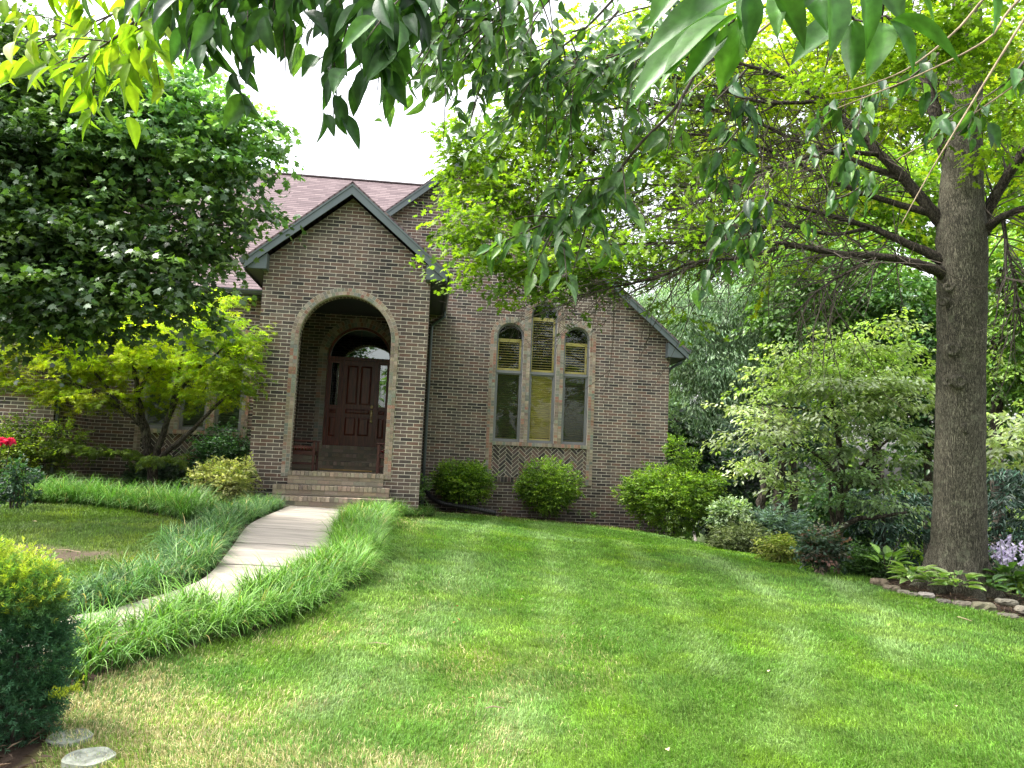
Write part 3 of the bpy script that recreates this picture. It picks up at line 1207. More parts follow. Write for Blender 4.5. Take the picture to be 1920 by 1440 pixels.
mb.box2((-1.2, FY+.5, .9), (1.3, FY+.6, 4.6))
mb.box2((-1.25, FY+.12, .9), (-1.2, FY+.6, 4.6))
mb.box2((1.3, FY+.12, .9), (1.35, FY+.6, 4.6))
mb.box2((-1.2, FY+.11, 1.13), (1.3, FY+.5, 1.15))
mb.build('dark_hall', M_DARK, house)


# --- steps, landing, porch ceiling
def brick_step(mb, x0, x1, y0, y1, zt, zb, top_d=.25):
    n = int(round((x1-x0)/.085))
    w = (x1-x0)/n
    STEP = [(.26, .22, .165), (.31, .25, .19), (.23, .20, .155), (.28, .225, .175), (.32, .26, .2)]
    yd = min(y1, y0+top_d)
    for i in range(n):
        x = x0+i*w
        mb.box2((x+.004, y0-.022+random.uniform(-.002, .002), zt-.085), (x+w-.004, yd, zt+random.uniform(-.002, .002)), jit(random.choice(STEP), .22))
    if yd < y1:
        rows = int(math.ceil((y1-yd)/.105))
        for r in range(rows):
            ya = yd+(y1-yd)*r/rows
            yb = yd+(y1-yd)*(r+1)/rows
            m = int((x1-x0)/.22)
            for i in range(m):
                x = x0+(x1-x0)*i/m
                mb.box2((x+.004, ya+.004, zt-.06), (x+(x1-x0)/m-.004, yb-.002, zt-.001+random.uniform(-.002, .001)), jit(random.choice(STEP), .22))
    z = zt-.09
    k = 0
    while z > zb+.02:
        h = min(.08, z-zb)
        m = max(1, int(round((x1-x0)/.254)))
        ww = (x1-x0)/m
        off = ww/2*(k % 2)
        xa = x0
        edges = [x0]+[x0+off+ww*i for i in range(0 if off else 1, m+1)]+[x1]
        edges = sorted(set(round(min(max(e, x0), x1), 4) for e in edges))
        for a, b in zip(edges[:-1], edges[1:]):
            if b-a > .02:
                mb.box2((a+.004, y0+.004+random.uniform(-.002, .002), z-h+.008), (b-.004, y1-.01, z), jit(random.choice(STEP), .2))
        z -= h
        k += 1
    mb.box2((x0+.008, y0+.012, zb), (x1-.008, y1-.004, zt-.010), (.26, .23, .19))


mb = MB()
brick_step(mb, -1.17, 1.20, -.74, -.0, .125, -.35, .2)
brick_step(mb, -1.15, 1.125, -.37, -.004, .33, .135, .2)
mb.build('entry_steps', M_BRICKBOX, house)
mb = MB()
brick_step(mb, -.93, .985, -.06, .352, .60, .336, .2)
brick_step(mb, -1.41, 1.41, .354, 2.93, .597, .45, .2)
mb.build('porch_floor', M_BRICKBOX, house)
mb = MB()
brick_step(mb, -1.41, 1.41, 2.93, 3.235, .80, .598, .3)
brick_step(mb, -1.41, 1.41, 3.235, 3.53, 1.0, .598, .3)
brick_step(mb, -.99, 1.05, 3.44, 3.66, 1.198, 1.0, .22)
mb.build('inner_steps', M_BRICKBOX, house)
mb = MB()
mb.box2((-1.41, .352, 4.52), (1.41, GY-.004, 4.6))
mb.build('porch_ceiling', M_SOFFIT, house)


# --- roofs
def roof_sheet(mb, pts, th=.035):
    P = [Vector(p) for p in pts]
    n = (P[1]-P[0]).cross(P[2]-P[0]).normalized()
    if n.z < 0:
        n = -n
    udir = Vector((0, 0, 1)).cross(n).normalized()
    vdir = n.cross(udir)
    uv = [(p.dot(udir), p.dot(vdir)) for p in P]
    mb.poly(P, uv=uv)
    Q = [p-n*th for p in P]
    mb.poly(list(reversed(Q)), uv=list(reversed(uv)))
    for i in range(len(P)):
        j = (i+1) % len(P)
        mb.poly([P[i], P[j], Q[j], Q[i]], uv=[uv[i], uv[j], uv[j], uv[i]])


def rakes(mb, cx, za, s, xa, xb, y0, y1, h=.20, drop=.045):
    """two sloping fascia boards; za = height of the roof surface at the apex cx"""
    for xe, sg in ((xa, -1), (xb, 1)):
        ze = za-s*abs(xe-cx)
        mb.prism([(cx, za-drop), (xe, ze-drop), (xe, ze-drop-h), (cx, za-drop-h*1.12)], y0, y1)
        # thin raised strip along the top of the board
        mb.prism([(cx, za-drop+.004), (xe, ze-drop+.004), (xe, ze-drop-.04), (cx, za-drop-.045)], y0-.018, y0+.006)


# porch roof
PS = .845
mb = MB()
ZA = 6.62
for sg in (-1, 1):
    xe = sg*2.08
    ze = ZA-PS*2.08
    roof_sheet(mb, [(0, -.325, ZA), (xe, -.325, ze), (xe, GY-.01 if sg > 0 else LY+1.4, ze), (0, 6.2, ZA)] if sg > 0 else [(0, -.325, ZA), (xe, -.325, ze), (xe, LY+.4, ze), (0, 6.2, ZA)])
mb.build('porch_roof', M_SHINGLE, house)
mb = MB()
rakes(mb, 0, ZA, PS, -2.06, 2.06, -.305, -.27)
mb.build('fascia_board', M_TRIM, house)
for sg in (-1, 1):      # boxed eave ends and soffits
    mb = MB()
    x0, x1 = sg*1.615, sg*1.99
    zl = 4.665
    zi = ZA-PS*1.615-.26
    mb.prism([(x0, zl), (x1, zl), (x1, zl+.03), (x0, zi)] if sg > 0 else [(x1, zl), (x0, zl), (x0, zi), (x1, zl+.03)], -.262, -.003)
    mb.build('eave_return', M_TRIM, house)
mb = MB()
for sg in (-1, 1):
    ye = GY-.01 if sg > 0 else LY-.01
    mb.box2((sg*(PX+.003), -.26, 4.655), (sg*2.03, ye, 4.664))
    ze = ZA-PS*2.05-.05
    mb.box2((sg*2.03, -.268, 4.60), (sg*2.05, ye, ze))
for xe, sg in ((-2.0, -1), (2.0, 1)):     # underside of the front overhang
    mb.prism([(0, ZA-.045), (xe, ZA-.045-PS*2.0), (xe, ZA-.075-PS*2.0), (0, ZA-.075)], -.268, -.003)
mb.build('soffit', M_SOFFIT, house)


def gutter(mb, a, b, out, h=.115, w=.11):
    """ogee gutter from point a to b; out = outward unit vector"""
    a, b, out = Vector(a), Vector(b), Vector(out)
    prof = [(0, 0), (0, -h), (w*.6, -h), (w*.8, -h*.7), (w, -h*.25), (w, 0), (w-.012, 0), (w-.012, -h*.2), (w*.6, -h+.012), (.012, -h+.012), (.012, 0)]
    A = [a+out*p[0]+Vector((0, 0, p[1])) for p in prof]
    B = [b+out*p[0]+Vector((0, 0, p[1])) for p in prof]
    n = len(prof)
    F = [(i, (i+1) % n, n+(i+1) % n, n+i) for i in range(n)] + [(0, 1, 2, 3, 4, 5), (n+5, n+4, n+3, n+2, n+1, n)]
    mb.verts_faces(A+B, F)


mb = MB()
gutter(mb, (2.052, -.30, 4.85), (2.052, GY-.02, 4.85), (1, 0, 0))
mb.build('gutter', M_GUTTER, house)
mb = MB()
gutter(mb, (-2.052, -.30, 4.85), (-2.052, LY-.4, 4.85), (-1, 0, 0))
mb.build('gutter', M_GUTTER, house)
mb = MB()
# downspout in the corner right of the porch
mb.tube([(2.1, GY-.12, 4.73), (2.1, GY-.12, 4.6), (1.80, GY-.07, 4.36), (1.79, GY-.07, 4.2), (1.79, GY-.07, .0), (1.80, GY-.12, -.2)], .042, 8)
for z in (1.2, 2.8):
    mb.box2((1.735, GY-.03, z), (1.845, GY-.004, z+.03))
mb.build('downspout', M_GUTTER, house)

# gable roof
mb = MB()
GYF = 3.22
xr = 8.53
zr = AZ-RS*(xr-AX)
roof_sheet(mb, [(AX, GYF, AZ), (xr, GYF, zr), (xr, 12.2, zr), (AX, 12.2, AZ)])
roof_sheet(mb, [(AX, GYF, AZ), (-1.2, GYF, AZ-RS*(AX+1.2)), (-1.2, 12.2, AZ-RS*(AX+1.2)), (AX, 12.2, AZ)])
mb.build('gable_roof', M_SHINGLE, house)
mb = MB()
rakes(mb, AX, AZ, RS, -1.1, xr-.02, GYF+.02, GYF+.055, .19)
mb.build('fascia_board', M_TRIM, house)
mb = MB()
mb.prism([(7.98, 3.89), (8.40, 3.89), (8.40, 3.93), (7.98, 4.27)], GYF+.06, GY-.003)
mb.build('eave_return', M_TRIM, house)
mb = MB()
for xe in (-1.1, 8.4):
    ze = AZ-RS*abs(xe-AX)
    mb.prism([(AX, AZ-.045), (xe, ze-.045), (xe, ze-.07), (AX, AZ-.07)], GYF+.057, GY-.003)
mb.box2((8.093, GYF+.06, 3.875), (8.45, 12, 3.886))
mb.box2((8.45, GYF+.06, 3.86), (8.47, 12, 4.08))
mb.build('soffit', M_SOFFIT, house)
mb = MB()
gutter(mb, (8.475, GYF+.02, 4.11), (8.475, 12, 4.11), (1, 0, 0))
mb.build('gutter', M_GUTTER, house)
mb = MB()
mb.tube([(8.53, 3.9, 4.0), (8.53, 3.9, 3.85), (8.2, 3.85, 3.65), (8.15, 3.85, 3.5), (8.15, 3.85, -.8)], .04, 8)
mb.build('downspout', M_GUTTER, house)

# main roof over the left part
mb = MB()
ME, MZ, RY = 1.76, 4.62, 7.75
MS = .83
RZ = MZ+MS*(RY-ME)
roof_sheet(mb, [(-16, ME, MZ), (.15, ME, MZ), (.15, 3.3, MZ+MS*(3.3-ME)), (2.6, RY, RZ), (-16, RY, RZ)])
roof_sheet(mb, [(-16, RY, RZ), (2.6, RY, RZ), (2.6, 13.7, MZ), (-16, 13.7, MZ)])
mb.build('main_roof', M_SHINGLE, house)
mb = MB()
mb.tube([(-16, RY, RZ-.02), (2.6, RY, RZ-.02)], .07, 6)
mb.build('ridge_cap', M_SHINGLE, house)
mb = MB()
gutter(mb, (WX, ME+.0, MZ+.0), (-PX, ME+.0, MZ+.0), (0, -1, 0))
mb.build('gutter', M_GUTTER, house)
mb = MB()
mb.box2((WX, ME+.005, MZ-.16), (-PX, ME+.025, MZ-.03))
mb.box2((WX, ME+.025, MZ-.16), (-PX, LY-.003, MZ-.145))
mb.build('soffit', M_SOFFIT, house)
# roof of the far left wing
mb = MB()
zw, wx = 7.55, -9.02
for xe in (WX+.3, -12.7):
    ze = zw-.83*abs(xe-wx)
    roof_sheet(mb, [(wx, 0.0, zw), (xe, 0.0, ze), (xe, 6, ze), (wx, 6, zw)])
mb.build('wing_roof', M_SHINGLE, house)
mb = MB()
rakes(mb, wx, zw, .83, -12.68, WX+.28, 0.02, .055)
mb.build('fascia_board', M_TRIM, house)
mb = MB()
mb.tube([(WX+.1, WY+.06, 4.5), (WX+.05, WY+.06, 4.3), (WX+.05, WY+.06, 0)], .04, 8)
mb.build('downspout', M_GUTTER, house)


# --- porch chairs
def chair(loc, rz, label):
    t = thing('armchair', loc, label, 'chair', 'wooden armchairs on the porch')
    R = Matrix.Rotation(rz, 3, 'Z')
    o = Vector(loc)

    def bx(mb, c, d):
        mb.box(tuple(o+R @ Vector(c)), d, rot=R)
    hw, hd = .30, .29
    for sx in (-1, 1):
        for sy in (-1, 1):
            mb = MB()
            bx(mb, (sx*hw, sy*hd, .31 if sy < 0 else .45), (.05, .05, .62 if sy < 0 else .9))
            mb.build('leg', M_CHAIRWOOD, t, bevel=.004)
    mb = MB()
    bx(mb, (0, -hd, .37), (.56, .03, .08))
    bx(mb, (0, hd, .37), (.56, .03, .08))
    for i in range(6):
        bx(mb, (0, -.25+i*.1, .41), (.56, .08, .02))
    for sx in (-1, 1):
        bx(mb, (sx*hw, 0, .37), (.03, .54, .08))
    mb.build('seat', M_CHAIRWOOD, t, bevel=.004)
    for sx in (-1, 1):
        mb = MB()
        bx(mb, (sx*hw, -.01, .635), (.075, .64, .028))
        mb.build('arm', M_CHAIRWOOD, t, bevel=.006)
        mb = MB()
        bx(mb, (sx*hw, 0, .15), (.03, .54, .04))
        mb.build('stretcher', M_CHAIRWOOD, t)
    mb = MB()
    bx(mb, (0, hd, .86), (.56, .03, .09))
    bx(mb, (0, hd, .50), (.56, .03, .05))
    for i in range(7):
        bx(mb, (-.24+i*.08, hd, .68), (.035, .018, .3))
    mb.build('backrest', M_CHAIRWOOD, t, bevel=.004)
    # cushion with a puffed outline
    V, F = [], []
    n = 10
    for k, zz in ((0, .0), (1, 1.0)):
        for i in range(n+1):
            for j in range(n+1):
                u, v = i/n*2-1, j/n*2-1
                e = (1-abs(u)**4)*(1-abs(v)**4)
                z = .425+.05+(1 if k else -1)*.05*e**.4
                V.append(o+R @ Vector((u*.265*(1-.02*abs(v)), v*.255, z+.008*math.sin(u*9)*e)))
    m = (n+1)*(n+1)
    for k in (0, 1):
        for i in range(n):
            for j in range(n):
                a = k*m+i*(n+1)+j
                F.append((a, a+1, a+n+2, a+n+1) if k else (a, a+n+1, a+n+2, a+1))
    mb = MB()
    mb.verts_faces(V, F)
    mb.build('cushion', M_STRIPE, t, True)
    return t


chair((-.86, 1.12, .60), PI/2, 'dark wooden armchair with striped cushion at the left of the porch')
chair((1.10, .85, .60), -PI/2, 'dark wooden armchair mostly hidden behind the right brick pier')
mb = MB()
mb.tube([(-.6, 2.2, .622), (.62, 1.75, .622)], .016, 8)
tag(mb.build('wooden_pole', M_POLE), 'thin yellow wooden pole lying on the porch floor', 'pole')
# ------------------------------------------------------------------ ground, path, lawn, borders
def smooth_line(P, n):
    P = np.array(P, float)
    d = np.r_[0, np.cumsum(np.linalg.norm(np.diff(P[:, :2], axis=0), axis=1))]
    m = len(P)
    t = np.linspace(0, d[-1], n)
    out = []
    for tt in t:
        i = min(max(np.searchsorted(d, tt)-1, 0), m-2)
        u = (tt-d[i])/(d[i+1]-d[i])
        p0, p1, p2, p3 = P[max(i-1, 0)], P[i], P[i+1], P[min(i+2, m-1)]
        out.append(.5*((2*p1) + (-p0+p2)*u + (2*p0-5*p1+4*p2-p3)*u*u + (-p0+3*p1-3*p2+p3)*u**3))
    return np.array(out)


# left edge of the path on the ground, from the steps to the front left
edgeL = [(-.72, -.72), (-.70, -2.2), (-.68, -4.4)] + [tuple(pg(*q)[:2]) for q in ((432, 1035), (397, 1078), (352, 1106), (255, 1138), (150, 1163))]
e2 = np.array(edgeL[-1])
edgeL += [tuple(e2+(-1.1, -.55)), tuple(e2+(-2.6, -1.1))]
EL = smooth_line(edgeL, 60)
tan = np.gradient(EL, axis=0)
tan /= np.linalg.norm(tan, axis=1, keepdims=True)
nrm = np.stack([-tan[:, 1], tan[:, 0]], 1)      # points to the right-hand side seen from the house: check sign
if nrm[0, 0] < 0:
    nrm = -nrm
fade = np.clip((EL[:, 1]+9.3)/1.6, 0, 1)
PWID = (.78+.42*fade)[:, None]
ER = EL + nrm*PWID


def gz2(P):
    return gz(P[:, 0], P[:, 1])


LAWN_MAIN = [(2.25, 2.45), (1.75, 1.2), (1.36, -.3), (1.28, -2.6), (1.34, -6)] + [tuple(pg(*q)[:2]) for q in ((715, 1042), (690, 1082), (622, 1132), (500, 1187), (330, 1228), (200, 1268), (130, 1300))]
LB_OUT = LAWN_MAIN[1:]
ld = LB_OUT[-1]
LAWN_MAIN += [(ld[0]+.1, ld[1]-.35), (.02, -12.2), (-.3, -13.2), (-.5, -18), (15, -18), (15, -10)] + [tuple(pg(*q)[:2]) for q in ((1915, 1160), (1830, 1142), (1740, 1120), (1640, 1098), (1560, 1068), (1450, 1047), (1300, 1010))]
LAWN_MAIN += [(8.0, 1.5), (7.25, 2.4), (6, 2.75), (4.2, 2.8), (3.0, 2.75)]
OUT_L = EL - nrm*(.55+.12*np.sin(np.arange(60)*.7))[:, None]
LAWN_LEFT = [tuple(OUT_L[i]) for i in range(22, 60, 2)] + [(-14, -13), (-14, -1.6), tuple(pg(0, 942)[:2]), tuple(pg(120, 948)[:2]), tuple(pg(230, 958)[:2]), tuple(pg(320, 972)[:2]), tuple(pg(348, 985)[:2])]
bare = pg(60, 1040)


def lawn_mask(x, y):
    return inpoly(x, y, LAWN_MAIN) | inpoly(x, y, LAWN_LEFT)


def bare_f(x, y):
    d = ((x-bare[0]+.4)/1.5)**2 + ((y-bare[1])/.75)**2
    return np.clip(1.5-d*1.2-1.2*fbm(x, y, 2.5, 3)+.3, 0, 1)


def dry_f(x, y):
    """how straw-dry the turf is: patches at the front left, a band along the border"""
    f = np.clip((fbm(x, y, 1.1, 21)-.40)*4, 0, 1)*np.clip((1.5-(x-1.0)*.55), 0, 1)*np.clip((-8.2-y)/2.2, 0, 1)
    e = np.clip((fbm(x, y, 2.6, 31)-.5)*4, 0, 1)*.4*np.clip((-6-y)/3, 0, 1)
    near = np.exp(-((x-1.65-.15*np.sin(y))/.28)**2)*np.clip((y+4)/3, 0, 1)*.75
    edge = np.clip(1-np.abs(y-2.3)/.7, 0, 1)*.8*(x > 1.8)
    left = np.clip((1.2-x)/.9, 0, 1)*np.clip((-10.3-y)/.8, 0, 1)*.9
    return np.clip(f+e*np.clip((3.5-x)/3, 0, 1)+near+edge+left, 0, 1)


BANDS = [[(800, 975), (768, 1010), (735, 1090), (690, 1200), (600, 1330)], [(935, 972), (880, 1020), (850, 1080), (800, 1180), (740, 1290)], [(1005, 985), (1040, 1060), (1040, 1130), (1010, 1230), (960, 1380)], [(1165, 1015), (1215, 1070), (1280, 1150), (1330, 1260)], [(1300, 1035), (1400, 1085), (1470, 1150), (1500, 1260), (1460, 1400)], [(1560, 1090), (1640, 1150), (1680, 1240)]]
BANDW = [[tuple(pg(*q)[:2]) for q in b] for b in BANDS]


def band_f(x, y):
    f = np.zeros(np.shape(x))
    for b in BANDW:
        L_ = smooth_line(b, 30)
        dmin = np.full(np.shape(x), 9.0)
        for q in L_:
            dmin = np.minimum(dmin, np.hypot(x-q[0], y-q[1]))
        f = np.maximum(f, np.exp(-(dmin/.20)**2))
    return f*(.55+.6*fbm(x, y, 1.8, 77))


def stripe_f(x, y):
    """mowing stripes run up towards the house"""
    ang = np.arctan2(x-2.4, y+22.0)
    return np.sin(ang*58+1.2+.8*fbm(x, y, .5, 9))


ax1 = np.concatenate([-8-np.cumsum(.3*1.13**np.arange(48))[::-1], np.arange(-8, 12.01, .1), 12+np.cumsum(.3*1.13**np.arange(48))])
ay1 = np.concatenate([-14-np.cumsum(.3*1.13**np.arange(48))[::-1], np.arange(-14, 4.01, .1), 4+np.cumsum(.3*1.13**np.arange(48))])
XX, YY = np.meshgrid(ax1, ay1)
ZZ = gz(XX, YY)
lm = lawn_mask(XX, YY)
ZZ = ZZ + (fbm(XX, YY, 1.3, 40)-.5)*.05*np.clip(1-np.hypot(XX, YY)/40, 0, 1)
gcol = np.zeros(XX.shape+(3,))
mulch = np.array((.052, .036, .026))
gcol[:] = mulch
gcol *= (.7+.7*fbm(XX, YY, 6, 50))[..., None]
turf = np.array((.075, .13, .022))
straw = np.array((.30, .23, .11))
df = dry_f(XX, YY)
tc_ = turf*(.8+.4*fbm(XX, YY, 3, 51))[..., None]
tc_ = tc_*(1-df[..., None]*.55)+straw*df[..., None]*.55
bf = bare_f(XX, YY)[..., None]
tc_ = tc_*(1-bf)+np.array((.10, .075, .055))*bf
gcol = np.where(lm[..., None], tc_, gcol)
wood = (XX > 9.6) | (YY > 5)
gcol = np.where((wood & ~lm)[..., None], np.array((.04, .035, .018))*(.6+.8*fbm(XX, YY, 2, 52))[..., None], gcol)
far = np.hypot(XX-3, YY+3) > 26
gcol = np.where(far[..., None], np.array((.05, .075, .02)), gcol)
nx, ny = len(ax1), len(ay1)
idx = np.arange(nx*ny).reshape(ny, nx)
Q = np.stack([idx[:-1, :-1], idx[:-1, 1:], idx[1:, 1:], idx[1:, :-1]], -1).reshape(-1, 4)
o = mesh_arrays('ground', np.stack([XX, YY, ZZ], -1).reshape(-1, 3), Q.ravel(), np.arange(len(Q))*4, M_GROUND, None, gcol.reshape(-1, 3), None, True)
tag(o, None, None, None, 'structure')

# concrete path with score lines
mb = MB()
n = len(EL)
s_ = np.r_[0, np.cumsum(np.linalg.norm(np.diff(EL, axis=0), axis=1))]
EX = np.vstack([[EL[0, 0]-.02, -.62], EL])
joint_at = np.arange(1.15, 30, 1.42)
ss = sorted(set(list(np.linspace(0, s_[-1], 160))+[j-.012 for j in joint_at if j < s_[-1]]+[j+.012 for j in joint_at if j < s_[-1]]))


def along(A, s):
    return np.array([np.interp(s, s_, A[:, 0]), np.interp(s, s_, A[:, 1])])


def path_z(p):
    return G(p[0], p[1])+.035


rows = []
for s in ss:
    a, b = along(EL, s), along(ER, s)
    dz = -.012 if any(abs(s-j) < .006 for j in joint_at) else 0
    rows.append([(a*(1-t)+b*t) for t in (0, .25, .5, .75, 1)])
a0, a1 = rows[0][0], rows[0][-1]
rows.insert(0, [np.array((x, -.60)) for x in np.linspace(-1.15, 1.15, 5)])
V = []
F = []
for r in rows:
    for p in r:
        V.append((p[0], p[1], path_z(p)))
for i in range(len(rows)-1):
    for k in range(4):
        F.append((i*5+k, i*5+k+1, i*5+k+6, i*5+k+5))
b0 = len(V)
for r in rows:
    for p in (r[0], r[-1]):
        V.append((p[0], p[1], path_z(p)-.16))
for i in range(len(rows)-1):
    F.append((i*5, (i+1)*5, b0+2*(i+1), b0+2*i))
    F.append((i*5+4, b0+2*i+1, b0+2*(i+1)+1, (i+1)*5+4))
mb.verts_faces(V, F)
o = mb.build('path', M_CONC)
tag(o, kind='structure')
mb = MB()
M_JOINT = plain('path_joint', (.10, .085, .07), .9, .2, 10, .1)
for j in joint_at:
    if j < s_[-1]-.2:
        for w in (0,):
            q = []
            for s in (j-.013, j+.013):
                a, b = along(EL, s), along(ER, s)
                q.append([(a*(1-t)+b*t) for t in np.linspace(0, 1, 9)])
            for k in range(8):
                pts = [q[0][k], q[0][k+1], q[1][k+1], q[1][k]]
                mb.poly([(p[0], p[1], path_z(p)+.004) for p in pts])
o = mb.build('path_joints', M_JOINT)
tag(o, kind='structure')


# --- grass-like blades as arrays
def blades(P, H, Wd, lean_dir, lean, col, segs=2, tip=1.35, twist=None, base_sh=.5):
    """arching strips: P base points, H length, Wd width, lean_dir unit xy, lean 0..1"""
    n = len(P)
    side = np.stack([-lean_dir[:, 1], lean_dir[:, 0], np.zeros(n)], 1)
    if twist is not None:
        a = twist[:, None]
        side = side*np.cos(a) + np.stack([lean_dir[:, 0], lean_dir[:, 1], np.zeros(n)], 1)*np.sin(a)
    V = []
    cc = []
    out3 = np.stack([lean_dir[:, 0], lean_dir[:, 1], np.zeros(n)], 1)
    for k in range(segs+1):
        t = k/segs
        th = lean*1.5*t
        # integrate a bend that grows along the blade
        hx = H*lean*t*t*.85
        hz = H*(t - .55*lean*t*t*(.6+.8*lean*t))
        c = P + out3*hx[:, None]
        c[:, 2] += hz
        w = Wd*(1-t**2.2)*.5 if k < segs else Wd*0
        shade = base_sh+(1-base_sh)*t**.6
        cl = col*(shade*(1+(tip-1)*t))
        if k < segs:
            V += [c-side*w[:, None], c+side*w[:, None]]
            cc += [cl, cl]
        else:
            V += [c]
            cc += [cl]
    k = 2*segs+1
    V = np.stack(V, 1).reshape(-1, 3)
    cc = np.stack(cc, 1).reshape(-1, 3)
    lp = []
    st = []
    for s in range(segs-1):
        st.append(len(lp))
        lp += [2*s, 2*s+1, 2*s+3, 2*s+2]
    st.append(len(lp))
    lp += [2*(segs-1), 2*(segs-1)+1, 2*segs]
    lp = np.array(lp)
    st = np.array(st)
    L = (lp[None, :]+(np.arange(n)*k)[:, None]).ravel()
    S = (st[None, :]+(np.arange(n)*len(lp))[:, None]).ravel()
    return V, L, S, cc


def rand_xy(n):
    a = rng.random(n)*2*PI
    return np.stack([np.cos(a), np.sin(a)], 1)


def lawn_color(x, y):
    n = len(x)
    g = np.array((.135, .275, .03))
    dk = np.array((.08, .20, .026))
    blu = np.array((.21, .33, .12))
    t = fbm(x, y, .8, 60)[:, None]
    col = g*(1-t)+dk*t
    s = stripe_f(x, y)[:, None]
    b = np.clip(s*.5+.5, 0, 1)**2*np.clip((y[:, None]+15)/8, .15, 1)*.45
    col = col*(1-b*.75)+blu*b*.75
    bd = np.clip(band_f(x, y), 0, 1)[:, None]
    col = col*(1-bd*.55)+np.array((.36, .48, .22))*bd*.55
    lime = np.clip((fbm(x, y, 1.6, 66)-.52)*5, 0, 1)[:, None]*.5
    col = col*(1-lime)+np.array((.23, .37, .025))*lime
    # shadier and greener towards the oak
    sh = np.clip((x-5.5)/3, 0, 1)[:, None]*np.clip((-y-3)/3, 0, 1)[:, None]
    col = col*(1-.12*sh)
    d = dry_f(x, y)
    isd = (rng.random(n) < d*.42)[:, None]
    st = np.array((.55, .47, .27))*(.7+.5*rng.random((n, 1)))
    col = np.where(isd, st, col)
    return col*(.6+.8*rng.random((n, 1)))*(.55+.9*fbm(x, y, 7, 91))[:, None]*(.75+.5*fbm(x, y, 1.1, 92))[:, None]


def lawn_points(poly, dens_fn, bb):
    x0, x1, y0, y1 = bb
    out = []
    step = .5
    for xa in np.arange(x0, x1, step):
        for ya in np.arange(y0, y1, step):
            d = math.hypot(xa+.25-CAM[0], ya+.25-CAM[1])
            if d < 2.6:
                continue
            # in view (with a margin to either side)
            r = np.array((xa+.25-CAM[0], ya+.25-CAM[1]))
            dep = r @ fw[:2]
            sx = (r @ rt[:2])/max(dep, .1)
            if dep < 2.2 or abs(sx) > .85:
                continue
            m = rng.poisson(dens_fn(d)*step*step)
            if m:
                out.append(np.stack([xa+rng.random(m)*step, ya+rng.random(m)*step], 1))
    p = np.concatenate(out)
    return p[inpoly(p[:, 0], p[:, 1], poly)]


def make_lawn(name, poly, bb, dens, left=False):
    p = lawn_points(poly, dens, bb)
    b = bare_f(p[:, 0], p[:, 1])
    p = p[rng.random(len(p)) > b*.96]
    tuft = fbm(p[:, 0], p[:, 1], 5, 70)
    x, y = p[:, 0], p[:, 1]
    d = np.hypot(x-CAM[0], y-CAM[1])
    far = np.clip((d-4)/10, 0, 1)
    H = (.034+.03*rng.random(len(p)))*(.7+.7*tuft)*(1+.25*far)
    W = (.0034+.0065*far)*(.7+.6*rng.random(len(p)))
    P = np.stack([x, y, gz(x, y)-.004+(fbm(x, y, 1.3, 40)-.5)*.05], 1)
    ang = 2*PI*vnoise(x, y, .9, 80)+rng.normal(size=len(p))*1.1
    ld_ = np.stack([np.cos(ang), np.sin(ang)], 1)
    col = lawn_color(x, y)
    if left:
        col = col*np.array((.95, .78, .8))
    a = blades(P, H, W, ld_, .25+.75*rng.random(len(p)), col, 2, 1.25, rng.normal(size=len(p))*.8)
    o = mesh_arrays(name, a[0], a[1], a[2], M_GRASS, None, a[3])
    tag(o, None, None, None, 'stuff')
    print(name, len(p))
    return o


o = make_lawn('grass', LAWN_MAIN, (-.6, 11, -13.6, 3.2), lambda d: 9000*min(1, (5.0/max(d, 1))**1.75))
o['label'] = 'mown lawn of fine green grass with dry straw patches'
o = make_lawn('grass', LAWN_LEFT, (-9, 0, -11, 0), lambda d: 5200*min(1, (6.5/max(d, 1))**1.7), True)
o['label'] = 'shaded lawn beyond the left border of the path'


